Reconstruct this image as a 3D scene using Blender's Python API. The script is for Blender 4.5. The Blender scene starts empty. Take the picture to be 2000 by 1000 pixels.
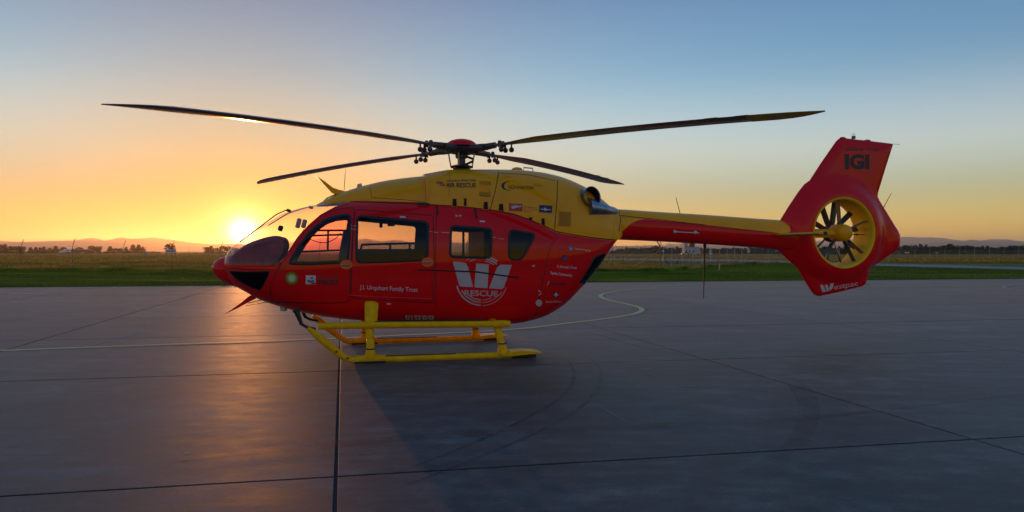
import bpy, bmesh, math, random
import numpy as np
from mathutils import Vector, Matrix
from mathutils.bvhtree import BVHTree
from mathutils.geometry import delaunay_2d_cdt

random.seed(7)
rng = np.random.default_rng(7)
S = bpy.context.scene
COL = S.collection
R = math.radians

# ------------------------------------------------------------------ camera
F_PX = 1420.0            # focal length measured in pixels of the 2000 px wide photograph
EYE = 1.65
PITCH = math.atan(9.0 / F_PX)
cam_d = bpy.data.cameras.new('camera')
cam_d.sensor_width = 36.0
cam_d.lens = 36.0 * F_PX / 2000.0
cam_d.clip_start = 0.1
cam_d.clip_end = 30000.0
cam = bpy.data.objects.new('camera', cam_d)
COL.objects.link(cam)
cam.location = (0, 0, EYE)
cam.rotation_euler = (math.pi / 2 - PITCH, 0, 0)
S.camera = cam

# ------------------------------------------------------------------ sky, sun, exposure
SUN_AZ = math.atan2(-525.0, F_PX)        # from +Y towards -X
SUN_EL = R(1.25)
SUN_DIR = Vector((math.sin(SUN_AZ) * math.cos(SUN_EL), math.cos(SUN_AZ) * math.cos(SUN_EL), math.sin(SUN_EL)))
S.view_settings.view_transform = 'Standard'
S.view_settings.look = 'None'
S.view_settings.exposure = 0.96
S.view_settings.gamma = 1.0
S.view_settings.use_curve_mapping = False

W = bpy.data.worlds.new('World')
S.world = W
W.use_nodes = True
wn, wl = W.node_tree.nodes, W.node_tree.links
wn.clear()


def wnode(t, **kw):
    n = wn.new(t)
    for k, v in kw.items():
        setattr(n, k, v)
    return n


sky = wnode('ShaderNodeTexSky', sky_type='NISHITA', sun_disc=False)
sky.sun_elevation = SUN_EL
sky.sun_rotation = SUN_AZ
sky.air_density = 1.0
sky.dust_density = 0.3
sky.ozone_density = 3.0
# the phone's wide dynamic range: the whole dome is compressed evenly, by its own luminance
SKY_GAMMA = 0.62
bw = wnode('ShaderNodeRGBToBW')
lift = wnode('ShaderNodeMath', operation='MULTIPLY_ADD')
lift.inputs[1].default_value = 0.10
lift.inputs[2].default_value = 0.004
pw = wnode('ShaderNodeMath', operation='POWER')
pw.inputs[1].default_value = -SKY_GAMMA
sc_ = wnode('ShaderNodeVectorMath', operation='SCALE')
hs = wnode('ShaderNodeHueSaturation')
hs.inputs['Saturation'].default_value = 1.0
wl.new(sky.outputs[0], bw.inputs[0])
wl.new(bw.outputs[0], lift.inputs[0])
wl.new(lift.outputs[0], pw.inputs[0])
wl.new(sky.outputs[0], sc_.inputs[0])
wl.new(pw.outputs[0], sc_.inputs['Scale'])
wl.new(sc_.outputs[0], hs.inputs['Color'])
# the sun itself, seen as a bright round glow
tc = wnode('ShaderNodeTexCoord')
nv = wnode('ShaderNodeVectorMath', operation='NORMALIZE')
ds = wnode('ShaderNodeVectorMath', operation='DISTANCE')
ds.inputs[1].default_value = SUN_DIR
wl.new(tc.outputs['Generated'], nv.inputs[0])
wl.new(nv.outputs[0], ds.inputs[0])


def glow(width, amp, power):
    q = wnode('ShaderNodeMath', operation='DIVIDE')
    q.inputs[1].default_value = width
    wl.new(ds.outputs['Value'], q.inputs[0])
    q2 = wnode('ShaderNodeMath', operation='MULTIPLY_ADD')
    wl.new(q.outputs[0], q2.inputs[0])
    wl.new(q.outputs[0], q2.inputs[1])
    q2.inputs[2].default_value = 1.0
    p_ = wnode('ShaderNodeMath', operation='POWER')
    wl.new(q2.outputs[0], p_.inputs[0])
    p_.inputs[1].default_value = -power
    a_ = wnode('ShaderNodeMath', operation='MULTIPLY')
    wl.new(p_.outputs[0], a_.inputs[0])
    a_.inputs[1].default_value = amp
    return a_.outputs[0]


def tinted(fac, col):
    v_ = wnode('ShaderNodeVectorMath', operation='SCALE')
    v_.inputs[0].default_value = col
    wl.new(fac, v_.inputs['Scale'])
    return v_.outputs[0]


SKY_STRENGTH = 0.050
# the glow of the evening air: a warm band all round the horizon, taller on the sunset side
sep = wnode('ShaderNodeSeparateXYZ')
wl.new(nv.outputs[0], sep.inputs[0])


def band(stops):
    r_ = wnode('ShaderNodeValToRGB')
    r_.color_ramp.interpolation = 'CARDINAL'
    e_ = r_.color_ramp.elements
    while len(e_) < len(stops):
        e_.new(0.5)
    for q, (p_, c_) in zip(e_, stops):
        q.position = p_
        q.color = tuple(c_) + (1,)
    wl.new(sep.outputs['Z'], r_.inputs['Fac'])
    return r_.outputs['Color']


def scaled(vec, fac):
    v_ = wnode('ShaderNodeVectorMath', operation='SCALE')
    wl.new(vec, v_.inputs[0])
    if isinstance(fac, float):
        v_.inputs['Scale'].default_value = fac
    else:
        wl.new(fac, v_.inputs['Scale'])
    return v_.outputs[0]


def plus(a_, b_):
    v_ = wnode('ShaderNodeVectorMath', operation='ADD')
    wl.new(a_, v_.inputs[0])
    wl.new(b_, v_.inputs[1])
    return v_.outputs[0]


dt = wnode('ShaderNodeVectorMath', operation='DOT_PRODUCT')
dt.inputs[1].default_value = SUN_DIR
wl.new(nv.outputs[0], dt.inputs[0])
hf = wnode('ShaderNodeMath', operation='MULTIPLY_ADD')
hf.inputs[1].default_value = 0.5
hf.inputs[2].default_value = 0.5
wl.new(dt.outputs['Value'], hf.inputs[0])
h4 = wnode('ShaderNodeMath', operation='POWER')
h4.inputs[1].default_value = 6.0
wl.new(hf.outputs[0], h4.inputs[0])
ring = band([(0.0, (.36, .19, .02)), (0.07, (.16, .11, .03)), (0.14, (.17, .14, .11)), (0.22, (.035, .03, .03)), (0.32, (0, 0, 0))])
tall = band([(0.0, (.0, .0, .0)), (0.07, (.0, .0, .0)), (0.14, (.02, .05, .02)), (0.22, (.04, .11, .11)), (0.34, (0, 0, 0))])
air = plus(scaled(ring, 1.0), scaled(tall, h4.outputs[0]))
air = scaled(air, 1.0 / SKY_STRENGTH)
ad = wnode('ShaderNodeVectorMath', operation='ADD')
wl.new(plus(tinted(glow(0.020, 160.0, 2.6), (1.0, 0.80, 0.34)), tinted(glow(0.055, 7.0, 1.6), (1.0, 0.62, 0.02))), ad.inputs[0])
# the air thins and reddens the sky light towards the sun
near_sun = wnode('ShaderNodeMix', data_type='RGBA', blend_type='MIX')
wl.new(glow(0.27, 1.0, 1.5), near_sun.inputs[0])
near_sun.inputs[6].default_value = (1, 1, 1, 1)
near_sun.inputs[7].default_value = (0.22, 0.40, 0.34, 1)
mul = wnode('ShaderNodeVectorMath', operation='MULTIPLY')
wl.new(plus(scaled(hs.outputs[0], 0.80), air), mul.inputs[0])
wl.new(near_sun.outputs[2], mul.inputs[1])
wl.new(mul.outputs[0], ad.inputs[1])
bg = wnode('ShaderNodeBackground')
bg.inputs[1].default_value = SKY_STRENGTH
out = wnode('ShaderNodeOutputWorld')
wl.new(ad.outputs[0], bg.inputs[0])
wl.new(bg.outputs[0], out.inputs[0])

sun_d = bpy.data.lights.new('sun', 'SUN')
sun_d.energy = 2.0
sun_d.angle = R(0.5)
sun_d.color = (1.0, 0.36, 0.09)
sun = bpy.data.objects.new('sun', sun_d)
COL.objects.link(sun)
sun.location = SUN_DIR * 100
sun.rotation_euler = SUN_DIR.to_track_quat('Z', 'Y').to_euler()

S.render.engine = 'CYCLES'
S.cycles.use_denoising = True
S.cycles.max_bounces = 8
S.cycles.transparent_max_bounces = 16
S.cycles.volume_bounces = 0


# ------------------------------------------------------------------ helpers: measuring
def ray(u, v):
    """Direction from the camera through a point measured on the photograph."""
    dx, dz = (u - 1000.0) / F_PX, -(v - 500.0) / F_PX
    cp, sp = math.cos(PITCH), math.sin(PITCH)
    return Vector((dx, cp + dz * sp, -sp + dz * cp))


def ground(u, v, z=0.0):
    d = ray(u, v)
    t = (z - EYE) / d.z
    return Vector((d.x * t, d.y * t, z))


def at(u, v, Y):
    d = ray(u, v)
    t = Y / d.y
    return Vector((d.x * t, Y, EYE + d.z * t))


# ------------------------------------------------------------------ helpers: materials
def new_mat(name):
    m = bpy.data.materials.new(name)
    m.use_nodes = True
    nt = m.node_tree
    b = nt.nodes['Principled BSDF']
    return m, nt, b


def N(nt, t, **kw):
    n = nt.nodes.new(t)
    for k, v in kw.items():
        if k.startswith('_'):
            continue
        setattr(n, k, v)
    return n


def paint(name, col, rough=0.35, metal=0.0, coat=0.0, var=0.12, scale=6.0, bump=0.0, bscale=60.0, spec=0.5, rvar=0.15):
    """A principled surface whose colour and gloss wander a little, as real finishes do."""
    m, nt, b = new_mat(name)
    tc = N(nt, 'ShaderNodeTexCoord')
    nz = N(nt, 'ShaderNodeTexNoise')
    nz.inputs['Scale'].default_value = scale
    nz.inputs['Detail'].default_value = 6
    nt.links.new(tc.outputs['Object'], nz.inputs['Vector'])
    r = N(nt, 'ShaderNodeValToRGB')
    r.color_ramp.elements[0].position = 0.3
    r.color_ramp.elements[1].position = 0.7
    r.color_ramp.elements[0].color = tuple(c * (1 - var) for c in col) + (1,)
    r.color_ramp.elements[1].color = tuple(min(1, c * (1 + var)) for c in col) + (1,)
    nt.links.new(nz.outputs['Fac'], r.inputs['Fac'])
    nt.links.new(r.outputs['Color'], b.inputs['Base Color'])
    mr = N(nt, 'ShaderNodeMapRange')
    mr.inputs['To Min'].default_value = max(0.02, rough * (1 - rvar))
    mr.inputs['To Max'].default_value = min(1, rough * (1 + rvar))
    nz2 = N(nt, 'ShaderNodeTexNoise')
    nz2.inputs['Scale'].default_value = scale * 4
    nz2.inputs['Detail'].default_value = 5
    nt.links.new(tc.outputs['Object'], nz2.inputs['Vector'])
    nt.links.new(nz2.outputs['Fac'], mr.inputs['Value'])
    nt.links.new(mr.outputs['Result'], b.inputs['Roughness'])
    b.inputs['Metallic'].default_value = metal
    b.inputs['Specular IOR Level'].default_value = spec
    b.inputs['Coat Weight'].default_value = coat
    b.inputs['Coat Roughness'].default_value = 0.035
    if bump:
        nb = N(nt, 'ShaderNodeTexNoise')
        nb.inputs['Scale'].default_value = bscale
        nb.inputs['Detail'].default_value = 4
        nt.links.new(tc.outputs['Object'], nb.inputs['Vector'])
        bp = N(nt, 'ShaderNodeBump')
        bp.inputs['Strength'].default_value = bump
        bp.inputs['Distance'].default_value = 0.02
        nt.links.new(nb.outputs['Fac'], bp.inputs['Height'])
        nt.links.new(bp.outputs['Normal'], b.inputs['Normal'])
    return m


def glass(name, tint, rough=0.015, base=0.05):
    m = bpy.data.materials.new(name)
    m.use_nodes = True
    nt = m.node_tree
    nt.nodes.clear()
    o = N(nt, 'ShaderNodeOutputMaterial')
    t = N(nt, 'ShaderNodeBsdfTransparent')
    t.inputs[0].default_value = tint + (1,)
    g = N(nt, 'ShaderNodeBsdfGlossy')
    g.inputs['Color'].default_value = (0.95, 0.95, 0.95, 1)
    g.inputs['Roughness'].default_value = rough
    lw = N(nt, 'ShaderNodeLayerWeight')
    lw.inputs['Blend'].default_value = 0.5
    p5 = N(nt, 'ShaderNodeMath', operation='POWER')
    p5.inputs[1].default_value = 4.0
    nt.links.new(lw.outputs['Facing'], p5.inputs[0])
    fr = N(nt, 'ShaderNodeMath', operation='MULTIPLY_ADD')
    fr.inputs[1].default_value = 0.62
    fr.inputs[2].default_value = base
    nt.links.new(p5.outputs[0], fr.inputs[0])
    mx = N(nt, 'ShaderNodeMixShader')
    nt.links.new(fr.outputs[0], mx.inputs[0])
    nt.links.new(t.outputs[0], mx.inputs[1])
    nt.links.new(g.outputs[0], mx.inputs[2])
    nt.links.new(mx.outputs[0], o.inputs[0])
    return m


M = {}
M['red'] = paint('red_paint', (0.80, 0.004, 0.007), rough=0.42, coat=0.42, var=0.05, scale=2.5, spec=0.04)
M['yellow'] = paint('yellow_paint', (0.96, 0.375, 0.001), rough=0.34, coat=0.40, var=0.06, scale=3, spec=0.08)
M['skid_yellow'] = paint('skid_yellow', (0.95, 0.45, 0.002), rough=0.45, coat=0.08, var=0.14, scale=9, spec=0.08)
M['black'] = paint('black_paint', (0.012, 0.012, 0.014), rough=0.45, var=0.3, scale=10)
M['rubber'] = paint('black_rubber', (0.010, 0.010, 0.012), rough=0.55, var=0.2)
M['seam'] = paint('panel_gap', (0.030, 0.004, 0.005), rough=0.7, var=0.2)
M['seam_yellow'] = paint('cowling_gap', (0.09, 0.045, 0.008), rough=0.7, var=0.2)
M['metal'] = paint('bare_metal', (0.42, 0.41, 0.40), rough=0.34, metal=0.9, var=0.15, scale=14)
M['dark_metal'] = paint('dark_metal', (0.085, 0.075, 0.075), rough=0.42, metal=0.6, var=0.3, scale=16)
M['hub_metal'] = paint('hub_metal', (0.07, 0.055, 0.06), rough=0.38, metal=0.5, var=0.35, scale=20)
M['blade'] = paint('blade_paint', (0.20, 0.105, 0.095), rough=0.26, coat=0.3, var=0.22, scale=3)
M['blade_tip'] = paint('blade_tip_paint', (0.95, 0.50, 0.02), rough=0.4, var=0.15)
M['fan'] = paint('fan_blade', (0.055, 0.054, 0.055), rough=0.32, var=0.25, scale=8)
M['exhaust'] = paint('exhaust_metal', (0.24, 0.28, 0.36), rough=0.30, metal=0.85, var=0.25, scale=9)
M['soot'] = paint('soot', (0.010, 0.008, 0.008), rough=0.85, var=0.3)
M['interior'] = paint('cabin_lining', (0.022, 0.020, 0.022), rough=0.9, var=0.2, spec=0.04)
M['panel'] = paint('glareshield', (0.30, 0.060, 0.060), rough=0.7, var=0.35, spec=0.2)
M['seat'] = paint('seat_fabric', (0.025, 0.022, 0.028), rough=0.85, var=0.3, scale=20)
M['orange'] = paint('orange_patch', (0.92, 0.11, 0.008), rough=0.45, var=0.08)
M['pink_white'] = paint('faded_white_film', (0.52, 0.40, 0.40), rough=0.5, var=0.06)
M['white'] = paint('white_lettering', (0.62, 0.55, 0.55), rough=0.45, var=0.06)
M['black_print'] = paint('black_lettering', (0.008, 0.006, 0.008), rough=0.45, var=0.1)
M['dark_red_print'] = paint('dark_red_print', (0.22, 0.006, 0.012), rough=0.45, var=0.1)
M['red_print'] = paint('red_print', (0.50, 0.02, 0.03), rough=0.45, var=0.1)
M['navy_print'] = paint('navy_print', (0.010, 0.016, 0.055), rough=0.45, var=0.1)
M['blue_print'] = paint('blue_print', (0.05, 0.11, 0.45), rough=0.45, var=0.1)
M['green_print'] = paint('green_print', (0.02, 0.22, 0.02), rough=0.45, var=0.1)
M['lime_print'] = paint('lime_print', (0.45, 0.55, 0.03), rough=0.45, var=0.1)
M['glass'] = glass('windscreen_glass', (0.93, 0.88, 0.87), base=0.028)
M['duct'] = paint('duct_paint', (0.95, 0.52, 0.02), rough=0.5, var=0.08, spec=0.06)
M['tint_glass'] = glass('tinted_glass', (0.62, 0.59, 0.62), base=0.02)
M['crew_glass'] = glass('cockpit_glass', (0.88, 0.58, 0.62), base=0.03)
M['dark_glass'] = glass('dark_glass', (0.12, 0.11, 0.13), base=0.025)
M['lamp_glass'] = glass('lamp_glass', (0.85, 0.9, 0.95))


# ------------------------------------------------------------------ helpers: meshes and objects
def link(name, me, mat=None, parent=None, smooth=True, sharp=40):
    o = bpy.data.objects.new(name, me)
    COL.objects.link(o)
    if mat is not None:
        for m_ in (mat if isinstance(mat, (list, tuple)) else [mat]):
            me.materials.append(m_)
    if smooth:
        me.polygons.foreach_set('use_smooth', [True] * len(me.polygons))
        if sharp:
            me.set_sharp_from_angle(angle=R(sharp))
    if parent is not None:
        o.parent = parent
    return o


class MB:
    """Collects shapes that make up ONE mesh object."""

    def __init__(self):
        self.v, self.f = [], []

    def add(self, vs, fs):
        b = len(self.v)
        self.v += [tuple(p) for p in vs]
        self.f += [tuple(i + b for i in f) for f in fs]
        return self

    def box(self, c, s, rot=None):
        c = Vector(c)
        vs = []
        for x in (-.5, .5):
            for y in (-.5, .5):
                for z in (-.5, .5):
                    p = Vector((x * s[0], y * s[1], z * s[2]))
                    if rot is not None:
                        p = rot @ p
                    vs.append(c + p)
        return self.add(vs, [(0, 1, 3, 2), (4, 6, 7, 5), (0, 4, 5, 1), (2, 3, 7, 6), (0, 2, 6, 4), (1, 5, 7, 3)])

    def tube(self, path, rad, n=12, caps=True, flat=1.0):
        path = [Vector(p) for p in path]
        if not isinstance(rad, (list, tuple)):
            rad = [rad] * len(path)
        vs, fs = [], []
        up = Vector((0, 0, 1))
        for i, p in enumerate(path):
            a = path[max(0, i - 1)]
            b = path[min(len(path) - 1, i + 1)]
            d = (b - a).normalized()
            ref = up if abs(d.dot(up)) < 0.95 else Vector((1, 0, 0))
            s = d.cross(ref).normalized()
            t = s.cross(d)
            for k in range(n):
                an = 2 * math.pi * k / n
                vs.append(p + s * (math.cos(an) * rad[i] * flat) + t * (math.sin(an) * rad[i]))
        for i in range(len(path) - 1):
            for k in range(n):
                fs.append((i * n + k, i * n + (k + 1) % n, (i + 1) * n + (k + 1) % n, (i + 1) * n + k))
        if caps:
            fs.append(tuple(range(n))[::-1])
            fs.append(tuple((len(path) - 1) * n + k for k in range(n)))
        return self.add(vs, fs)

    def lathe(self, prof, origin=(0, 0, 0), axis='Z', n=24, caps=True):
        """prof: list of (radius, height along the axis)."""
        o = Vector(origin)
        vs, fs = [], []
        for r_, h in prof:
            for k in range(n):
                a = 2 * math.pi * k / n
                c, s = math.cos(a) * r_, math.sin(a) * r_
                vs.append(o + {'Z': Vector((c, s, h)), 'Y': Vector((c, h, s)), 'X': Vector((h, c, s))}[axis])
        for i in range(len(prof) - 1):
            for k in range(n):
                fs.append((i * n + k, i * n + (k + 1) % n, (i + 1) * n + (k + 1) % n, (i + 1) * n + k))
        if caps:
            fs.append(tuple(range(n))[::-1])
            fs.append(tuple((len(prof) - 1) * n + k for k in range(n)))
        return self.add(vs, fs)

    def sphere(self, c, r_, n=14, m_=8, sc=(1, 1, 1)):
        prof = [(max(1e-4, math.sin(math.pi * i / m_)) * r_, -math.cos(math.pi * i / m_) * r_) for i in range(m_ + 1)]
        b = MB().lathe(prof, (0, 0, 0), 'Z', n, False)
        c = Vector(c)
        return self.add([c + Vector((p[0] * sc[0], p[1] * sc[1], p[2] * sc[2])) for p in b.v], b.f)

    def prism(self, poly, y0, y1, place=None):
        """poly in (x, z), extruded from y0 to y1."""
        n = len(poly)
        vs = [Vector((p[0], y0, p[1])) for p in poly] + [Vector((p[0], y1, p[1])) for p in poly]
        if place is not None:
            vs = [place @ q for q in vs]
        fs = [tuple(range(n)), tuple(range(2 * n - 1, n - 1, -1))]
        for i in range(n):
            fs.append((i, i + n, (i + 1) % n + n, (i + 1) % n))
        return self.add(vs, fs)

    def mesh(self, name):
        me = bpy.data.meshes.new(name)
        me.from_pydata(self.v, [], self.f)
        bm = bmesh.new()
        bm.from_mesh(me)
        bmesh.ops.recalc_face_normals(bm, faces=bm.faces)
        bm.to_mesh(me)
        bm.free()
        me.update()
        return me

    def obj(self, name, mat, parent=None, smooth=True, sharp=40, bevel=0.0):
        o = link(name, self.mesh(name), mat, parent, smooth, sharp)
        if bevel:
            b = o.modifiers.new('bevel', 'BEVEL')
            b.width = bevel
            b.segments = 2
            b.limit_method = 'ANGLE'
        return o


def np_mesh(name, V, F, mat, parent=None, smooth=True, sharp=None):
    """Quads or triangles from numpy arrays (one face size)."""
    V = np.asarray(V, dtype=np.float32)
    F = np.asarray(F, dtype=np.int32)
    me = bpy.data.meshes.new(name)
    me.vertices.add(len(V))
    me.vertices.foreach_set('co', V.ravel())
    k = F.shape[1]
    me.loops.add(F.size)
    me.loops.foreach_set('vertex_index', F.ravel())
    me.polygons.add(len(F))
    me.polygons.foreach_set('loop_start', np.arange(0, F.size, k, dtype=np.int32))
    me.update(calc_edges=True)
    me.validate()
    return link(name, me, mat, parent, smooth, sharp)


def tag(o, label=None, cat=None, group=None, kind=None):
    for k, v in (('label', label), ('category', cat), ('group', group), ('kind', kind)):
        if v:
            o[k] = v
    return o


def empty(name, loc=(0, 0, 0), rz=0.0):
    o = bpy.data.objects.new(name, None)
    COL.objects.link(o)
    o.location = loc
    o.rotation_euler = (0, 0, rz)
    o.empty_display_size = 0.2
    return o


def curve(pts, n, closed=False):
    """Catmull-Rom through points of any dimension."""
    P_ = [np.array(p, float) for p in pts]
    res = []
    m_ = len(P_)
    segs = m_ if closed else m_ - 1
    for i in range(segs):
        if closed:
            p0, p1, p2, p3 = P_[(i - 1) % m_], P_[i], P_[(i + 1) % m_], P_[(i + 2) % m_]
        else:
            p1, p2 = P_[i], P_[i + 1]
            p0 = P_[i - 1] if i > 0 else 2 * p1 - p2
            p3 = P_[i + 2] if i + 2 < m_ else 2 * p2 - p1
        for k in range(n):
            t = k / n
            res.append(0.5 * ((2 * p1) + (-p0 + p2) * t + (2 * p0 - 5 * p1 + 4 * p2 - p3) * t * t + (-p0 + 3 * p1 - 3 * p2 + p3) * t ** 3))
    if not closed:
        res.append(P_[-1])
    return res


def pchip(xs, ys):
    """Monotone cubic interpolation, no overshoot."""
    xs, ys = np.asarray(xs, float), np.asarray(ys, float)
    h = np.diff(xs)
    d = np.diff(ys) / h
    mm = np.zeros(len(xs))
    mm[0], mm[-1] = d[0], d[-1]
    for i in range(1, len(xs) - 1):
        if d[i - 1] * d[i] > 0:
            w1, w2 = 2 * h[i] + h[i - 1], h[i] + 2 * h[i - 1]
            mm[i] = (w1 + w2) / (w1 / d[i - 1] + w2 / d[i])

    def f(x):
        x = np.clip(x, xs[0], xs[-1])
        i = np.clip(np.searchsorted(xs, x) - 1, 0, len(xs) - 2)
        t = (x - xs[i]) / h[i]
        return ((2 * t ** 3 - 3 * t ** 2 + 1) * ys[i] + (t ** 3 - 2 * t ** 2 + t) * h[i] * mm[i]
                + (-2 * t ** 3 + 3 * t ** 2) * ys[i + 1] + (t ** 3 - t ** 2) * h[i] * mm[i + 1])
    return f


def in_poly(pts, poly):
    x, y = pts[:, 0], pts[:, 1]
    c = np.zeros(len(pts), bool)
    n = len(poly)
    j = n - 1
    for i in range(n):
        xi, yi = poly[i]
        xj, yj = poly[j]
        hit_ = ((yi > y) != (yj > y)) & (x < (xj - xi) * (y - yi) / ((yj - yi) if yj != yi else 1e-9) + xi)
        c ^= hit_
        j = i
    return c


def nearest_on_poly(p, poly):
    best, bp = 1e18, None
    n = len(poly)
    p = np.asarray(p)
    for i in range(n):
        a, b = np.asarray(poly[i]), np.asarray(poly[(i + 1) % n])
        ab = b - a
        t = np.clip(np.dot(p - a, ab) / max(1e-12, np.dot(ab, ab)), 0, 1)
        q = a + ab * t
        d = np.sum((p - q) ** 2)
        if d < best:
            best, bp = d, q
    return bp, best ** 0.5


def fill(outer, holes=(), step=None, extra=()):
    """Triangulate a 2-D region, with inner points every `step` so that it can follow a curved surface."""
    pts, edges = [], []
    for loop in [outer] + list(holes):
        b = len(pts)
        n = len(loop)
        pts += [Vector((p[0], p[1])) for p in loop]
        edges += [(b + i, b + (i + 1) % n) for i in range(n)]
    if step:
        a = np.array(outer)
        gx = np.arange(a[:, 0].min() + step / 2, a[:, 0].max(), step)
        gy = np.arange(a[:, 1].min() + step / 2, a[:, 1].max(), step)
        g = np.array([(x, y) for x in gx for y in gy])
        if len(g):
            k = in_poly(g, outer)
            for h_ in holes:
                k &= ~in_poly(g, h_)
            for p in g[k]:
                if nearest_on_poly(p, outer)[1] > step * 0.35 and all(nearest_on_poly(p, h_)[1] > step * 0.35 for h_ in holes):
                    pts.append(Vector((p[0], p[1])))
    pts += [Vector((p[0], p[1])) for p in extra]
    v, e, f, _, _, _ = delaunay_2d_cdt(pts, edges, [], 0, 1e-6)
    V = np.array([(p.x, p.y) for p in v])
    cen = np.array([V[list(t)].mean(axis=0) for t in f])
    k = in_poly(cen, outer)
    for h_ in holes:
        k &= ~in_poly(cen, h_)
    return V, [tuple(t) for t, kk in zip(f, k) if kk]


def densify(poly, step, closed=True):
    res = []
    n = len(poly)
    for i in range(n if closed else n - 1):
        a, b = np.array(poly[i], float), np.array(poly[(i + 1) % n], float)
        k = max(1, int(np.linalg.norm(b - a) / step))
        for j in range(k):
            res.append(tuple(a + (b - a) * j / k))
    if not closed:
        res.append(tuple(poly[-1]))
    return res


def round_poly(poly, r_, n=5):
    """Polygon with its corners rounded by about r_."""
    res = []
    m_ = len(poly)
    for i in range(m_):
        p0, p1, p2 = (np.array(poly[(i + k) % m_], float) for k in (-1, 0, 1))
        a, b = p0 - p1, p2 - p1
        la, lb = np.linalg.norm(a), np.linalg.norm(b)
        q = min(r_, la * 0.45, lb * 0.45)
        s, e = p1 + a / la * q, p1 + b / lb * q
        for k in range(n + 1):
            t = k / n
            res.append(tuple((1 - t) ** 2 * s + 2 * t * (1 - t) * p1 + t * t * e))
    return res


# ================================================================== THE SETTING
def pos_noise(nt, scale, sx=1, sy=1, sz=1, detail=6, rough=0.55, rot=0.0):
    g = N(nt, 'ShaderNodeNewGeometry')
    mp = N(nt, 'ShaderNodeMapping')
    mp.inputs['Scale'].default_value = (sx, sy, sz)
    mp.inputs['Rotation'].default_value = (0, 0, rot)
    nt.links.new(g.outputs['Position'], mp.inputs['Vector'])
    n = N(nt, 'ShaderNodeTexNoise')
    n.inputs['Scale'].default_value = scale
    n.inputs['Detail'].default_value = detail
    n.inputs['Roughness'].default_value = rough
    nt.links.new(mp.outputs[0], n.inputs['Vector'])
    return n.outputs['Fac']


def ramp(nt, fac, stops):
    r = N(nt, 'ShaderNodeValToRGB')
    el = r.color_ramp.elements
    while len(el) < len(stops):
        el.new(0.5)
    for e, (p, c) in zip(el, stops):
        e.position = p
        e.color = tuple(c) + (1,) if len(c) == 3 else c
    nt.links.new(fac, r.inputs['Fac'])
    return r.outputs['Color']


def mixc(nt, fac, a, b, mode='MIX'):
    m = N(nt, 'ShaderNodeMix', data_type='RGBA', blend_type=mode)
    for sock, val in ((m.inputs[0], fac), (m.inputs[6], a), (m.inputs[7], b)):
        if isinstance(val, (int, float)):
            sock.default_value = val
        elif isinstance(val, tuple):
            sock.default_value = val + (1,)
        else:
            nt.links.new(val, sock)
    return m.outputs[2]


A_DIR = R(11.2)


def concrete_material():
    m, nt, b = new_mat('concrete')
    fine = pos_noise(nt, 26, 1, 1, 1, 8, 0.7)
    blot = pos_noise(nt, 0.55, 1, 1.6, 1, 7, 0.6, -A_DIR)
    brush = pos_noise(nt, 1.0, 0.5, 3.6, 1, 8, 0.60, -A_DIR)
    c1 = ramp(nt, blot, [(0.28, (0.044, 0.039, 0.036)), (0.52, (0.072, 0.065, 0.060)), (0.78, (0.118, 0.107, 0.099))])
    c2 = ramp(nt, brush, [(0.25, (0.58, 0.58, 0.59)), (0.5, (1, 1, 1)), (0.75, (1.5, 1.49, 1.47))])
    c3 = ramp(nt, fine, [(0.30, (0.78, 0.78, 0.78)), (0.7, (1.18, 1.18, 1.18))])
    oi = N(nt, 'ShaderNodeObjectInfo')
    slab = ramp(nt, oi.outputs['Random'], [(0, (0.80, 0.80, 0.81)), (1, (1.18, 1.18, 1.17))])
    # oil spots and dark stains
    st = pos_noise(nt, 1.7, 1, 1.3, 1, 5, 0.6)
    stc = ramp(nt, st, [(0.66, (1, 1, 1)), (0.76, (0.68, 0.67, 0.66))])
    mott = pos_noise(nt, 2.6, 1, 1.5, 1, 9, 0.68, -A_DIR)
    c4 = ramp(nt, mott, [(0.30, (0.40, 0.40, 0.41)), (0.5, (1, 1, 1)), (0.70, (1.9, 1.87, 1.83))])
    spk = pos_noise(nt, 95, 1, 1, 1, 3, 0.6)
    c5 = ramp(nt, spk, [(0.34, (0.35, 0.35, 0.36)), (0.43, (1, 1, 1)), (0.60, (1, 1, 1)), (0.68, (2.1, 2.1, 2.05))])
    c1 = mixc(nt, 1.0, mixc(nt, 1.0, c1, c4, 'MULTIPLY'), c5, 'MULTIPLY')
    c = mixc(nt, 1.0, c1, c2, 'MULTIPLY')
    c = mixc(nt, 1.0, c, c3, 'MULTIPLY')
    c = mixc(nt, 1.0, c, slab, 'MULTIPLY')
    c = mixc(nt, 1.0, c, stc, 'MULTIPLY')
    nt.links.new(c, b.inputs['Base Color'])
    mr = N(nt, 'ShaderNodeMapRange')
    mr.inputs['From Min'].default_value = 0.25
    mr.inputs['From Max'].default_value = 0.75
    mr.inputs['To Min'].default_value = 0.50
    mr.inputs['To Max'].default_value = 0.70
    nt.links.new(mixc(nt, 0.6, brush, mott), mr.inputs['Value'])
    nt.links.new(mr.outputs[0], b.inputs['Roughness'])
    b.inputs['Specular IOR Level'].default_value = 0.46
    b.inputs['Specular Tint'].default_value = (1.0, 0.93, 0.85, 1)
    b.inputs['Sheen Weight'].default_value = 0.05
    b.inputs['Sheen Roughness'].default_value = 0.24
    bp = N(nt, 'ShaderNodeBump')
    bp.inputs['Strength'].default_value = 0.10
    bp.inputs['Distance'].default_value = 0.010
    hm = mixc(nt, 0.5, mott, fine)
    nt.links.new(hm, bp.inputs['Height'])
    nt.links.new(bp.outputs[0], b.inputs['Normal'])
    return m


M['concrete'] = concrete_material()
M['sealant'] = paint('joint_sealant', (0.014, 0.013, 0.013), rough=0.8, var=0.3)


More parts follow.
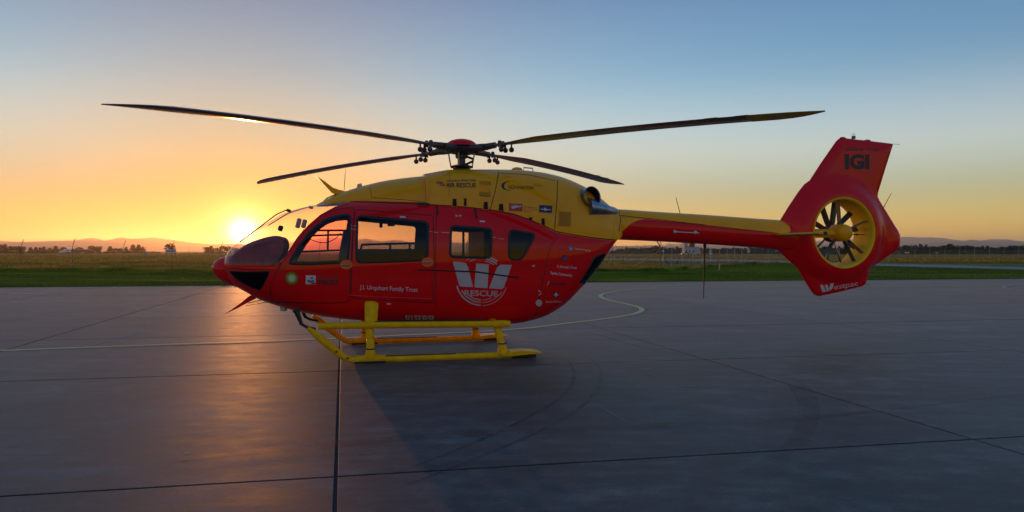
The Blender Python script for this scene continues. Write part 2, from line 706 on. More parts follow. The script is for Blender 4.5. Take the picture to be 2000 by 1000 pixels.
def field_material():
    m, nt, b = new_mat('dry_grass_field')
    big = pos_noise(nt, 0.02, 1, 2.2, 1, 6, 0.6)
    mid = pos_noise(nt, 0.12, 0.6, 1.8, 1, 7, 0.65)
    fine = pos_noise(nt, 2.2, 0.5, 1, 1, 7, 0.7)
    c1 = ramp(nt, big, [(0.34, (0.120, 0.140, 0.022)), (0.5, (0.210, 0.180, 0.036)), (0.66, (0.290, 0.220, 0.065))])
    c2 = ramp(nt, mid, [(0.3, (0.6, 0.62, 0.6)), (0.7, (1.3, 1.28, 1.2))])
    c3 = ramp(nt, fine, [(0.3, (0.7, 0.7, 0.7)), (0.7, (1.25, 1.25, 1.25))])
    c = mixc(nt, 1.0, mixc(nt, 1.0, c1, c2, 'MULTIPLY'), c3, 'MULTIPLY')
    nt.links.new(c, b.inputs['Base Color'])
    b.inputs['Roughness'].default_value = 0.9
    b.inputs['Specular IOR Level'].default_value = 0.1
    bp = N(nt, 'ShaderNodeBump')
    bp.inputs['Strength'].default_value = 1.0
    bp.inputs['Distance'].default_value = 0.3
    nt.links.new(mixc(nt, 0.5, mid, fine), bp.inputs['Height'])
    nt.links.new(bp.outputs[0], b.inputs['Normal'])
    return m


M['field'] = field_material()


def leaf_material(name, lo, hi, trans=0.35, scale=0.8, tcol=None, patch=False):
    m = bpy.data.materials.new(name)
    m.use_nodes = True
    nt = m.node_tree
    nt.nodes.clear()
    o = N(nt, 'ShaderNodeOutputMaterial')
    d = N(nt, 'ShaderNodeBsdfDiffuse')
    t = N(nt, 'ShaderNodeBsdfTranslucent')
    mx = N(nt, 'ShaderNodeMixShader')
    mx.inputs[0].default_value = trans
    f = pos_noise(nt, scale, 1, 1, 1, 4, 0.6)
    oi = N(nt, 'ShaderNodeObjectInfo')
    c = ramp(nt, f, [(0.32, lo), (0.68, hi)])
    c = mixc(nt, 1.0, c, ramp(nt, oi.outputs['Random'], [(0, (0.8, 0.8, 0.8)), (1, (1.2, 1.2, 1.15))]), 'MULTIPLY')
    if patch:
        pf = pos_noise(nt, 0.10, 0.35, 2.2, 1, 5, 0.6)
        c = mixc(nt, 1.0, c, ramp(nt, pf, [(0.32, (0.50, 0.55, 0.6)), (0.5, (1, 1, 1)), (0.68, (1.75, 1.5, 1.1))]), 'MULTIPLY')
    nt.links.new(c, d.inputs[0])
    if tcol:
        t.inputs[0].default_value = tcol + (1,)
    else:
        nt.links.new(c, t.inputs[0])
    nt.links.new(d.outputs[0], mx.inputs[1])
    nt.links.new(t.outputs[0], mx.inputs[2])
    nt.links.new(mx.outputs[0], o.inputs[0])
    return m


M['grass'] = leaf_material('green_grass', (0.075, 0.140, 0.016), (0.145, 0.225, 0.030), 0.4, 0.35, patch=True)
M['dry_grass'] = leaf_material('dry_grass', (0.16, 0.15, 0.03), (0.36, 0.27, 0.07), 0.55, 0.25, patch=True)
M['leaves'] = leaf_material('tree_leaves', (0.022, 0.034, 0.013), (0.055, 0.070, 0.026), 0.2, 0.5)
M['bark'] = paint('bark', (0.06, 0.045, 0.035), rough=0.9, var=0.3)
M['rock'] = paint('mountain_slopes', (0.075, 0.070, 0.068), rough=0.95, var=0.35, scale=0.004)

FIELD_Z = -0.06
GX, GY0, GY1 = 11500.0, -700.0, 13500.0
o = np_mesh('grass_field', [(-GX, GY0, FIELD_Z), (GX, GY0, FIELD_Z), (GX, GY1, FIELD_Z), (-GX, GY1, FIELD_Z)], [(0, 1, 2, 3)], M['field'], smooth=False)
tag(o, kind='structure')

# ---- apron of concrete slabs with sealed joints
E1 = Vector((math.cos(A_DIR), math.sin(A_DIR), 0))
NP = Vector((-math.sin(A_DIR), math.cos(A_DIR), 0))
BD = Vector((math.sin(R(-13.1)), math.cos(R(-13.1)), 0))
B0 = Vector((-2.38, 10.0, 0))
A_LINES = [-13.4, -8.7, -4.0, 0.75, 5.47, 10.31, 14.95, 19.5, 24.1, 28.6, 33.0, 37.2]
PITCH_B = 5.45


def slab_corner(i, p):
    q = B0 + E1 * (PITCH_B * i)
    return q + BD * ((p - NP.dot(q)) / NP.dot(BD))


I0, I1 = -8, 12
edge = [slab_corner(I0, A_LINES[0]), slab_corner(I1, A_LINES[0]), slab_corner(I1, A_LINES[-1]), slab_corner(I0, A_LINES[-1])]
apron = np_mesh('apron', [(p.x, p.y, -0.011) for p in edge], [(0, 1, 2, 3)], M['sealant'], smooth=False)
tag(apron, kind='structure')
for a in range(len(A_LINES) - 1):
    for i in range(I0, I1):
        c = [slab_corner(i, A_LINES[a]), slab_corner(i + 1, A_LINES[a]), slab_corner(i + 1, A_LINES[a + 1]), slab_corner(i, A_LINES[a + 1])]
        g1 = 0.016 if A_LINES[a + 1] < 36 else 0.0
        zt = -0.002 * random.random()
        loops = []
        for inset, z in ((0.014, -0.05), (0.014, zt - 0.003), (0.017, zt)):
            cen = sum(c, Vector()) / 4
            lp = []
            for k in range(4):
                e0 = (c[(k + 1) % 4] - c[k]).normalized()
                e1 = (c[(k - 1) % 4] - c[k]).normalized()
                lp.append(c[k] + (e0 + e1) * inset)
            loops.append([(p.x, p.y, z) for p in lp])
        V = [p for lp in loops for p in lp]
        Fc = [(8, 9, 10, 11)]
        for L in (0, 4):
            for k in range(4):
                Fc.append((L + k, L + (k + 1) % 4, L + 4 + (k + 1) % 4, L + 4 + k))
        me = bpy.data.meshes.new('concrete_slab')
        me.from_pydata(V, [], Fc)
        link('concrete_slab', me, M['concrete'], apron, smooth=False)


def ribbon(name, pts, width, z, mat, n=8, taper=False, kind='structure'):
    """A painted line lying on the ground along ground points."""
    P_ = [np.array((p[0], p[1])) for p in pts]
    C_ = curve(P_, n)
    V, Fc = [], []
    for i, p in enumerate(C_):
        d = C_[min(len(C_) - 1, i + 1)] - C_[max(0, i - 1)]
        d = d / max(1e-9, np.linalg.norm(d))
        s = np.array((-d[1], d[0]))
        w = width * (0.5 if not taper else 0.5 * min(1, 0.15 + 3 * min(i, len(C_) - 1 - i) / len(C_)))
        V += [(*(p - s * w), z), (*(p + s * w), z)]
        if i:
            Fc.append((2 * i - 2, 2 * i, 2 * i + 1, 2 * i - 1))
    o = np_mesh(name, V, Fc, mat, smooth=False)
    tag(o, kind=kind)
    return o


def marking_paint(name, col, worn, scale=5.0):
    m, nt, b = new_mat(name)
    nz = pos_noise(nt, scale, 1, 1, 1, 8, 0.7)
    c = ramp(nt, nz, [(worn - 0.08, (0.17, 0.165, 0.16)), (worn + 0.04, col)])
    nt.links.new(c, b.inputs['Base Color'])
    b.inputs['Roughness'].default_value = 0.6
    return m


def mark_material(name, strength):
    m = bpy.data.materials.new(name)
    m.use_nodes = True
    nt = m.node_tree
    nt.nodes.clear()
    o = N(nt, 'ShaderNodeOutputMaterial')
    d = N(nt, 'ShaderNodeBsdfPrincipled')
    d.inputs['Base Color'].default_value = (0.03, 0.03, 0.032, 1)
    d.inputs['Roughness'].default_value = 0.5
    t = N(nt, 'ShaderNodeBsdfTransparent')
    mx = N(nt, 'ShaderNodeMixShader')
    f = pos_noise(nt, 2.5, 1, 1, 1, 7, 0.7)
    c = ramp(nt, f, [(0.35, (0, 0, 0)), (0.7, (strength, strength, strength))])
    nt.links.new(c, mx.inputs[0])
    nt.links.new(t.outputs[0], mx.inputs[1])
    nt.links.new(d.outputs[0], mx.inputs[2])
    nt.links.new(mx.outputs[0], o.inputs[0])
    return m


M['line_yellow'] = marking_paint('yellow_line_paint', (0.75, 0.50, 0.14), 0.36)
M['line_pale'] = marking_paint('faded_line_paint', (0.42, 0.38, 0.28), 0.47, 3.0)
M['tyre'] = mark_material('tyre_marks', 0.55)
M['tyre_soft'] = mark_material('old_tyre_marks', 0.38)

g = lambda *ps: [ground(u, v) for u, v in ps]
ribbon('taxi_line', g((-900, 724), (-160, 693), (0, 685), (300, 674), (600, 663), (800, 654), (1000, 643.5), (1120, 630), (1190, 621.5), (1235, 614), (1251, 608.5), (1254, 604.5), (1246, 599.5), (1218, 592.5), (1189, 586), (1175, 580.5), (1174, 576.5), (1188, 571.5), (1240, 565), (1350, 560.8), (1460, 559), (1700, 557.8), (2020, 556)), 0.15, 0.004, M['line_yellow'])
ribbon('edge_line', g((-120, 580), (0, 577.5), (250, 574.5), (560, 571.5), (900, 569)), 0.16, 0.004, M['line_pale'])
ribbon('edge_line', g((14, 574.2), (90, 573.2)), 0.3, 0.004, M['line_pale'])
ribbon('edge_line', g((1560, 561), (1700, 563), (1820, 565.5)), 0.12, 0.004, M['line_pale'])
ribbon('edge_line', g((2060, 556), (2000, 555.5), (1967, 558), (1960, 561), (1985, 565.5), (2060, 570)), 0.14, 0.004, M['line_pale'])
for k, pts in enumerate([
        [(1082, 693), (1112, 708), (1121, 735), (1105, 768), (1050, 805), (960, 850), (800, 915), (600, 985)],
        [(1140, 695), (1166, 712), (1174, 738), (1155, 775), (1110, 812), (1020, 858), (880, 915), (720, 975)],
        [(1060, 640), (1150, 650), (1230, 672), (1330, 695)],
        [(300, 905), (480, 885), (640, 870), (800, 855), (1000, 845), (1300, 832), (1600, 815), (2000, 770)]]):
    ribbon('tyre_mark', g(*pts), 0.05 if k < 2 else (0.05 if k == 2 else 0.22), 0.004 + 0.0006 * k, M['tyre'] if k < 3 else M['tyre_soft'], taper=True)
for k in range(6):
    o_ = k * 9
    ribbon('tyre_mark', g((1480 + o_ * 0.5, 722), (1530 + o_ * 0.7, 745), (1555 + o_ * .8, 775), (1560 + o_ * .85, 810), (1550 + o_ * .8, 845), (1520 + o_, 880), (1420 + o_ * 1.4, 940)), 0.03, 0.004 + 0.0006 * (k + 4), M['tyre_soft'], taper=True)
# slight old scrapes in the concrete surface, pale
M['scrape'] = marking_paint('pale_scrapes', (0.30, 0.30, 0.31), 0.5, 9.0)
for u0, v0, u1, v1, w in ((1170, 793, 1228, 826, .012), (1240, 722, 1278, 718, .03), (1325, 752, 1358, 754, .04), (395, 625, 520, 606, .03), (110, 690, 310, 640, .03), (360, 884, 372, 885, .03)):
    ribbon('scrape', g((u0, v0), ((u0 + u1) / 2, (v0 + v1) / 2 + 1), (u1, v1)), w, 0.0035, M['scrape'], taper=True)

# ---- taxiway across the field on the right
M['asphalt'] = paint('taxiway_asphalt', (0.115, 0.105, 0.110), rough=0.6, var=0.2, scale=0.3)
near = [(1150, 508.0), (1400, 510.5), (1560, 514), (1712, 519), (2000, 526.5), (2200, 532)]
far = [(1150, 504.5), (1400, 506.0), (1560, 509.5), (1712, 514.6), (2000, 521), (2200, 525.5)]
V = [tuple(ground(u, v, -0.03)) for p in zip(near, far) for u, v in p]
o = np_mesh('taxiway', V, [(2 * i, 2 * i + 2, 2 * i + 3, 2 * i + 1) for i in range(len(near) - 1)], M['asphalt'], smooth=False)
tag(o, kind='structure')


# ---- mountains: ridges with front and back slopes, several kilometres off
def mountains(name, prof, Y, front, back, seed, label):
    r_ = np.random.default_rng(seed)
    us = np.arange(prof[0][0], prof[-1][0], 9.0)
    zs = pchip([p[0] for p in prof], [p[1] for p in prof])(us)
    rows = [(-front, 0.0), (-front * .8, .10), (-front * .6, .26), (-front * .42, .44), (-front * .25, .66), (-front * .1, .87), (0, 1), (back * .3, .7), (back, -.01)]
    V = []
    k = np.convolve(r_.standard_normal(len(us) + 8), np.ones(5) / 5, 'valid')[:len(us)]
    for j, (dy, hh) in enumerate(rows):
        kk = np.convolve(r_.standard_normal(len(us) + 8), np.ones(4) / 4, 'valid')[:len(us)]
        for i, (u, v) in enumerate(zip(us, zs)):
            top = at(u, v - 0.5 * k[i], Y)
            x = top.x * (Y + dy) / Y
            z = FIELD_Z - 0.3 + (top.z - FIELD_Z) * max(0, hh + (0.10 * kk[i] if 0 < j < 6 or j == 7 else 0)) * (1 if j == 6 else 0.96)
            V.append((x, Y + dy + (140 * kk[i] if 0 < j < 6 else 0), z))
    n = len(us)
    Fc = [(j * n + i, j * n + i + 1, (j + 1) * n + i + 1, (j + 1) * n + i) for j in range(len(rows) - 1) for i in range(n - 1)]
    o = np_mesh(name, V, Fc, M['rock'])
    tag(o, label, kind='structure')
    return o


mountains('mountain_range', [(-400, 476), (-200, 472), (0, 470.5), (45, 472), (100, 470), (140, 469), (165, 466), (178, 464), (190, 465.5), (204, 470), (222, 466.5), (236, 463), (252, 466), (280, 465), (298, 463.5), (320, 466.5), (350, 470), (385, 475), (410, 477), (440, 476), (500, 478), (560, 474), (610, 467), (650, 463), (690, 470), (712, 466), (745, 472), (775, 468), (800, 473), (850, 470), (900, 474), (960, 471), (1040, 475), (1120, 478), (1200, 481), (1280, 479), (1350, 480), (1450, 479), (1550, 478), (1640, 476), (1740, 478), (1800, 475), (1845, 472), (1880, 471), (1898, 468), (1915, 470), (1945, 472.5), (1990, 474), (2050, 472), (2200, 476), (2450, 480)], 8000, 2000, 1800, 3, 'hazy mountain range along the horizon')
mountains('mountain_range', [(1300, 476), (1500, 474), (1640, 468), (1720, 465), (1775, 462.5), (1800, 464.5), (1815, 464), (1838, 464.5), (1860, 468), (1900, 471), (1940, 467), (1960, 467), (2000, 471), (2100, 468), (2300, 472), (2500, 478)], 11200, 2000, 1800, 5, 'paler second range of mountains behind the first')

# ---- grass: the mown strip beside the apron and the long dry grass behind it
def tufts(name, xy, h, w, mat, base_z=FIELD_Z, blades=3, seed=1):
    r_ = np.random.default_rng(seed)
    n = len(xy)
    h = np.broadcast_to(h, n)
    Vs = []
    for b in range(blades):
        az = r_.uniform(0, 2 * math.pi, n)
        off = r_.normal(0, 0.04, (n, 2)) * (h[:, None] / 0.12) ** 0.5
        hh = h * r_.uniform(0.6, 1.25, n)
        lean = r_.normal(0, 0.35, (n, 2)) * hh[:, None]
        d = np.stack([np.cos(az), np.sin(az)], 1) * (w * (h / h.mean())[:, None] ** 0.5)
        bz = base_z if np.isscalar(base_z) else base_z
        p0 = np.column_stack([xy + off - d, np.full(n, 0.0) + bz])
        p1 = np.column_stack([xy + off + d, np.full(n, 0.0) + bz])
        p2 = np.column_stack([xy + off + lean, bz + hh])
        Vs.append(np.stack([p0, p1, p2], 1))
    V = np.concatenate(Vs, 0).reshape(-1, 3)
    Fc = np.arange(len(V)).reshape(-1, 3)
    return np_mesh(name, V, Fc, mat, smooth=False)


def kerb_y(x):
    return edge[3].y + (x - edge[3].x) * (edge[2].y - edge[3].y) / (edge[2].x - edge[3].x)


def scatter(n, y0f, y1f, xr=0.86, seed=2, power=1.0, xspan=130):
    """Random ground points between two lines y(x), inside the wedge that the camera sees (with a margin)."""
    r_ = np.random.default_rng(seed)
    res = []
    while sum(len(a) for a in res) < n:
        t = r_.uniform(0, 1, 20000) ** power
        x = r_.uniform(-max(100, xspan), xspan, 20000)
        y = y0f(x) + (y1f(x) - y0f(x)) * t
        k = (np.abs(x) < y * xr + 3) & (y1f(x) > y0f(x))
        res.append(np.column_stack([x[k], y[k]]))
    return np.concatenate(res)[:n]


bank_l = [(-90, 61.0), (-44, 61.5), (-20, 61), (-5, 61.5), (12, 61), (16, 67), (24, 84), (34, 96), (60, 80), (90, 66), (140, 48)]
bank = pchip([p[0] for p in bank_l], [p[1] for p in bank_l])
P1 = scatter(80000, lambda x: kerb_y(x) + 0.03, lambda x: bank(x) + 0.8, seed=11)
_tp = np.array([ground(u, v)[:2] for u, v in near] + [ground(u, v)[:2] for u, v in far[::-1]])
P1 = P1[~in_poly(P1, [tuple(p) for p in _tp])]
hn = 0.07 + 0.05 * (0.5 + 0.5 * np.sin(P1[:, 0] * 0.35 + 2 * np.sin(P1[:, 1] * 0.21)) * np.sin(P1[:, 1] * 0.9 + 0.1 * P1[:, 0])) 
tag(tufts('grass', P1, hn, 0.020, M['grass'], seed=21), 'short green grass strip between the apron and the fence', 'grass', kind='stuff')
# overhanging turf edge along the kerb
xk = rng.uniform(-45, 60, 9000)
P1b = np.column_stack([xk, kerb_y(xk) + 0.03 + np.abs(rng.normal(0, .12, 9000))])
tag(tufts('turf_edge', P1b, 0.11, 0.022, M['grass'], seed=22), 'ragged green turf edge along the apron kerb', 'grass', kind='stuff')
# long grass along and behind the fence
P2 = scatter(52000, lambda x: bank(x), lambda x: np.where(x < 20, 108.0, bank(x) + 2), seed=12, power=1.7)
P2 = P2[P2[:, 0] < 40]
sw = np.sin(P2[:, 1] * 0.95 + 1.3 * np.sin(P2[:, 0] * 0.17) + 0.5 * np.sin(P2[:, 0] * 0.61))
cl = np.clip(sw, 0, 1) ** 1.5 * (0.6 + 0.4 * np.sin(P2[:, 0] * 0.43 + P2[:, 1]))
h2 = np.clip(0.09 + 0.34 * cl + 0.22 * np.exp(-((P2[:, 1] - bank(P2[:, 0]) - .6) / 0.7) ** 2), 0.05, 0.65) * np.where(P2[:, 0] > 14, 0.55, 1)
tag(tufts('long_grass', P2, h2, 0.035, M['dry_grass'], seed=23), 'long dry grass in uneven clumps behind the mown strip', 'grass', kind='stuff')
P4 = scatter(60000, lambda x: 104.0 + 0 * x, lambda x: 360.0 + 0 * x, seed=15, power=1.6, xspan=300)
P4 = P4[~in_poly(P4, [tuple(p) for p in _tp])]
tag(tufts('field_grass', P4, np.random.default_rng(5).uniform(.12, .30, len(P4)), 0.16, M['dry_grass'], seed=25), 'sparse dry grass standing across the far field', 'grass', kind='stuff')
P3 = scatter(9000, lambda x: bank(x) - 0.5, lambda x: bank(x) + 0.7, seed=13)
P3 = P3[P3[:, 0] < 16]
h3 = 0.30 + 0.14 * np.sin(P3[:, 0] * 0.9) * np.sin(P3[:, 0] * 0.37 + 1)
tag(tufts('grass_bank', P3, h3, 0.05, M['grass'], seed=24), 'dark ragged bank of uncut grass at the foot of the fence', 'grass', kind='stuff')


# ---- trees of the skyline, each its own trunk and crown
def crown_mesh(kind, seed):
    r_ = np.random.default_rng(seed)
    lobes = []
    if kind == 'round':
        for k in range(9):
            a = r_.uniform(0, 6.28)
            q = r_.uniform(0.05, 0.32)
            lobes.append(((math.cos(a) * q, math.sin(a) * q, r_.uniform(0.30, 0.78)), r_.uniform(0.16, 0.26), 0.85))
        lobes.append(((0, 0, 0.55), 0.36, 1.1))
        for k in range(4):
            lobes.append(((r_.uniform(-.35, .35), r_.uniform(-.3, .3), r_.uniform(.06, .2)), r_.uniform(.12, .2), .8))
    elif kind == 'tiered':
        z = 0.10
        while z < 0.97:
            for k in range(2):
                a = r_.uniform(0, 6.28)
                q = (1 - z) * r_.uniform(0.15, 0.42)
                lobes.append(((math.cos(a) * q, math.sin(a) * q, z + r_.uniform(-.03, .03)), 0.10 + 0.13 * (1.05 - z), 0.5))
            z += 0.105
    elif kind == 'pointed':
        for k in range(10):
            z = 0.12 + 0.85 * k / 9
            lobes.append(((r_.normal(0, .03), r_.normal(0, .03), z), 0.24 * (1.04 - z) + 0.035, 0.9))
    else:  # shrub
        for k in range(8):
            lobes.append(((r_.uniform(-.45, .45), r_.uniform(-.3, .3), r_.uniform(0.15, 0.6)), r_.uniform(.18, .32), 0.9))
    Q = []
    tot = sum(l[1] ** 2 for l in lobes)
    for c, rad, fl in lobes:
        n = int(640 * rad ** 2 / tot) + 8
        d = r_.standard_normal((n, 3))
        d /= np.linalg.norm(d, axis=1)[:, None]
        rr = rad * r_.uniform(0.55, 1.08, n) ** 0.6
        p = np.array(c) + d * rr[:, None] * np.array((1, 1, fl))
        for q in p:
            s = r_.uniform(0.030, 0.062)
            a = r_.standard_normal(3)
            a /= np.linalg.norm(a)
            b = np.cross(a, r_.standard_normal(3))
            b /= np.linalg.norm(b)
            Q.append((q - a * s, q + b * s * .8, q + a * s, q - b * s * .8))
    V = np.array(Q).reshape(-1, 3)
    V[:, 2] = np.maximum(V[:, 2], 0.02)
    me_o = np_mesh('crown', V, np.arange(len(V)).reshape(-1, 4), M['leaves'], smooth=False)
    me = me_o.data
    bpy.data.objects.remove(me_o)
    return me


def trunk_mesh(seed):
    r_ = np.random.default_rng(seed)
    m = MB()
    pts = [(r_.normal(0, .01) * k, r_.normal(0, .01) * k, 0.16 * k - .02) for k in range(5)]
    m.tube(pts, [0.035, 0.028, 0.024, 0.018, 0.010], 7)
    for k in range(4):
        z = r_.uniform(.3, .55)
        a = r_.uniform(0, 6.28)
        m.tube([(0, 0, z), (math.cos(a) * .12, math.sin(a) * .12, z + .1), (math.cos(a) * .22, math.sin(a) * .22, z + .2)], [.014, .010, .005], 5)
    return m.mesh('trunk')


KINDS_T = {k: [crown_mesh(k, 100 + 10 * i + j) for j in range(3)] for i, k in enumerate(('round', 'tiered', 'pointed', 'shrub'))}
for k in KINDS_T:
    for me in KINDS_T[k]:
        pass
TRUNKS = [trunk_mesh(200 + j) for j in range(3)]
for me in TRUNKS:
    me.materials.append(M['bark'])
    me.polygons.foreach_set('use_smooth', [True] * len(me.polygons))


def tree(u, v_top, wpx, Y, kind, label, group=None, v_base=None):
    top = at(u, v_top, Y)
    h = top.z - FIELD_Z
    name = {'round': 'broadleaf_tree', 'tiered': 'pine_tree', 'pointed': 'conifer_tree', 'shrub': 'shrub'}[kind]
    e = empty(name, (top.x, Y, FIELD_Z), random.uniform(0, 6.28))
    tag(e, label, 'shrub' if kind == 'shrub' else 'tree', group)
    wid = wpx / F_PX * Y
    sx = wid / {'round': 0.95, 'tiered': 0.75, 'pointed': 0.52, 'shrub': 1.3}[kind]
    c = bpy.data.objects.new('crown', random.choice(KINDS_T[kind]))
    COL.objects.link(c)
    c.parent = e
    c.scale = (sx, sx, h)
    if kind != 'shrub':
        t = bpy.data.objects.new('trunk', random.choice(TRUNKS))
        COL.objects.link(t)
        t.parent = e
        t.scale = (h, h, h)
    return e


LEFT = [(-22, 478, 18, 'round'), (2, 478, 15, 'tiered'), (10, 477, 13, 'tiered'), (20, 481, 17, 'tiered'), (27, 480, 14, 'round'), (37, 481, 16, 'tiered'), (45, 480, 12, 'round'), (60, 483, 13, 'tiered'), (70, 483, 12, 'tiered'), (78, 483.5, 12, 'tiered'), (86, 482, 12, 'tiered'), (97, 484, 14, 'tiered'), (109, 480.5, 15, 'tiered'), (124, 481.5, 15, 'round'), (145, 485, 12, 'round'), (155, 482, 15, 'round'), (172, 486, 12, 'round'), (181, 479, 17, 'round'), (191, 480, 16, 'round'), (206, 490, 12, 'shrub'), (215, 481, 15, 'tiered'), (226, 484, 15, 'round'), (235, 484, 12, 'round'), (246, 483, 13, 'tiered'), (260, 478, 15, 'tiered'), (271, 478, 15, 'tiered'), (279, 482, 11, 'tiered'), (292, 490, 14, 'shrub'), (306, 490.5, 12, 'shrub'), (404, 481, 14, 'round'), (412, 480, 14, 'tiered'), (424, 483, 14, 'round'), (436, 479, 16, 'round'), (447, 480, 14, 'round'), (462, 484, 18, 'round'), (482, 486, 18, 'round'), (505, 487, 20, 'shrub'), (380, 493, 20, 'shrub'), (360, 493.5, 16, 'shrub')]
ORD = ['first', 'second', 'third', 'fourth', 'fifth', 'sixth', 'seventh', 'eighth', 'ninth', 'tenth', 'eleventh', 'twelfth', 'thirteenth', 'fourteenth', 'fifteenth', 'sixteenth', 'seventeenth', 'eighteenth']
LEFT.sort()
seen_n = {}
KN = {'round': 'rounded', 'tiered': 'open branched', 'pointed': 'pointed', 'shrub': 'low'}
for u, vt, w, k in LEFT:
    seen_n[k] = seen_n.get(k, -1) + 1
    lab = {'round': '%s rounded tree from the left in the hazy row below the mountains',
           'tiered': '%s open-branched pine from the left in the hazy row below the mountains',
           'shrub': '%s low scrub bush from the left below the hazy mountains'}[k] % ORD[seen_n[k]]
    if k == 'shrub':
        tree(u, vt, w * 1.4, 630 + random.uniform(-15, 15), k, lab, 'low bushes on the sunset side')
    else:
        tree(u, vt, w * 1.2, 640 + random.uniform(-20, 20), k, lab, 'distant %s trees on the sunset side' % KN[k])
tree(332.5, 474.5, 26, 520, 'round', 'lone round domed tree standing behind the blue and white field sign')
RIGHT = []
u = 1196.0
while u < 2080:
    prof = np.interp(u, [1196, 1215, 1240, 1258, 1280, 1300, 1330, 1400, 1480, 1560, 1700, 1755, 1775, 1800, 1830, 1858, 1870, 1886, 1905, 1925, 1938, 1960, 1980, 2080],
                    [490, 485, 483, 485, 480, 484, 483, 485, 483, 483, 482, 482, 480, 478, 482, 477.5, 480, 477.5, 482, 480.5, 484, 481, 480, 480])
    k = random.choice(['round', 'round', 'round', 'tiered', 'pointed'] if u > 1500 else ['round', 'tiered', 'round', 'pointed'])
    w = random.uniform(17, 25) if u > 1500 else random.uniform(12, 18)
    lab = {'round': 'dark rounded tree in the dense belt right of the sunset',
           'tiered': 'dark open-branched pine in the dense belt right of the sunset',
           'pointed': 'dark pointed conifer in the dense belt right of the sunset'}[k]
    tree(u, prof + random.uniform(-1.8, 1.0), w * 1.25 if k != 'pointed' else w * .9, 430 + random.uniform(-25, 25) if u > 1500 else 500 + random.uniform(-20, 20), k, lab, 'dark %s trees of the belt on the right' % KN[k])
    u += w * 0.48
M['hedge'] = M['leaves']

# ---- fences: bent-top posts with wire
post_mb = MB().tube([(0, 0, -.1), (0, 0, 1.0), (0, 0, 2.12), (0.06, 0, 2.24), (0.36, 0, 2.78)], 0.026, 8)
POST = post_mb.mesh('fence_post')
M['post'] = paint('galvanised_post', (0.13, 0.115, 0.105), rough=0.5, metal=0.3, var=0.2)
M['post_pale'] = paint('pale_post', (0.46, 0.42, 0.40), rough=0.5, metal=0.2, var=0.2)
M['post_rust'] = paint('rusty_orange_post', (0.62, 0.20, 0.09), rough=0.6, var=0.25)
M['wire'] = paint('fence_wire', (0.16, 0.14, 0.13), rough=0.5, metal=0.5)
POST.polygons.foreach_set('use_smooth', [True] * len(POST.polygons))
POST.materials.append(M['post'])
POST_P = POST.copy()
POST_P.materials[0] = M['post_pale']


def link_material():
    m = bpy.data.materials.new('chain_link')
    m.use_nodes = True
    nt = m.node_tree
    nt.nodes.clear()
    o = N(nt, 'ShaderNodeOutputMaterial')
    d = N(nt, 'ShaderNodeBsdfDiffuse')
    d.inputs[0].default_value = (0.30, 0.29, 0.28, 1)
    t = N(nt, 'ShaderNodeBsdfTransparent')
    mx = N(nt, 'ShaderNodeMixShader')
    g_ = N(nt, 'ShaderNodeNewGeometry')
    mm = []
    for k in (1, -1):
        dp = N(nt, 'ShaderNodeVectorMath', operation='DOT_PRODUCT')
        dp.inputs[1].default_value = (14.0, 14.0 * 0.35, 14.0 * k)
        nt.links.new(g_.outputs['Position'], dp.inputs[0])
        f_ = N(nt, 'ShaderNodeMath', operation='FRACT')
        nt.links.new(dp.outputs['Value'], f_.inputs[0])
        l_ = N(nt, 'ShaderNodeMath', operation='LESS_THAN')
        l_.inputs[1].default_value = 0.085
        nt.links.new(f_.outputs[0], l_.inputs[0])
        mm.append(l_.outputs[0])
    a_ = N(nt, 'ShaderNodeMath', operation='MAXIMUM')
    nt.links.new(mm[0], a_.inputs[0])
    nt.links.new(mm[1], a_.inputs[1])
    nt.links.new(a_.outputs[0], mx.inputs[0])
    nt.links.new(t.outputs[0], mx.inputs[1])
    nt.links.new(d.outputs[0], mx.inputs[2])
    nt.links.new(mx.outputs[0], o.inputs[0])
    return m


M['chain_link'] = link_material()


def fence(bases, lean, label, group=None, wires=(0.75, 1.5, 2.1), scale=1.0, mesh=POST, wr=0.002, slender=1.0, netting=True):
    e = empty('perimeter_fence', bases[0])
    tag(e, label, 'fence', group)
    inv = Vector(bases[0])
    lv = Vector(lean).normalized()
    ang = math.atan2(lv.y, lv.x)
    for b in bases:
        p = bpy.data.objects.new('fence_post', mesh)
        COL.objects.link(p)
        p.parent = e
        p.location = Vector(b) - inv
        p.rotation_euler = (random.uniform(-.015, .015), random.uniform(-.02, .02), ang + random.uniform(-.06, .06))
        p.scale = (scale * slender, scale * slender, scale * random.uniform(.98, 1.02))
    if netting:
        for b0, b1 in zip(bases[:-1], bases[1:]):
            p0, p1 = Vector(b0) - inv, Vector(b1) - inv
            top_ = Vector((0, 0, 2.12 * scale))
            MB().add([p0, p1, p1 + top_, p0 + top_], [(0, 1, 2, 3)]).obj('netting', M['chain_link'], e, smooth=False)
    for z in list(wires) + [2.40, 2.56, 2.74]:
        x = 0 if z < 2.15 else 0.06 + 0.30 * (z - 2.24) / 0.54
        pts = []
        for i, b in enumerate(bases):
            q = Vector(b) - inv + lv * (x * scale) + Vector((0, 0, z * scale))
            if i:
                mid = (pts[-1] + q) / 2 - Vector((0, 0, .03))
                pts.append(mid)
            pts.append(q)
        MB().tube(pts, wr, 4, False).obj('wire_strand', M['wire'], e)
    return e


def gz(u, v):
    return ground(u, v, FIELD_Z)


fa = [gz(u, v) for u, v in ((-156, 530), (-57, 529.5), (42, 529), (142, 530), (240, 528.5), (336, 526), (432, 525.5), (528, 525), (624, 525), (720, 525), (816, 525), (912, 525), (1008, 525), (1104, 525.5), (1196, 526), (1289, 526.5))]
fence(fa, (0.12, 1, 0), 'long bent-top wire fence along the edge of the mown grass', netting=False)
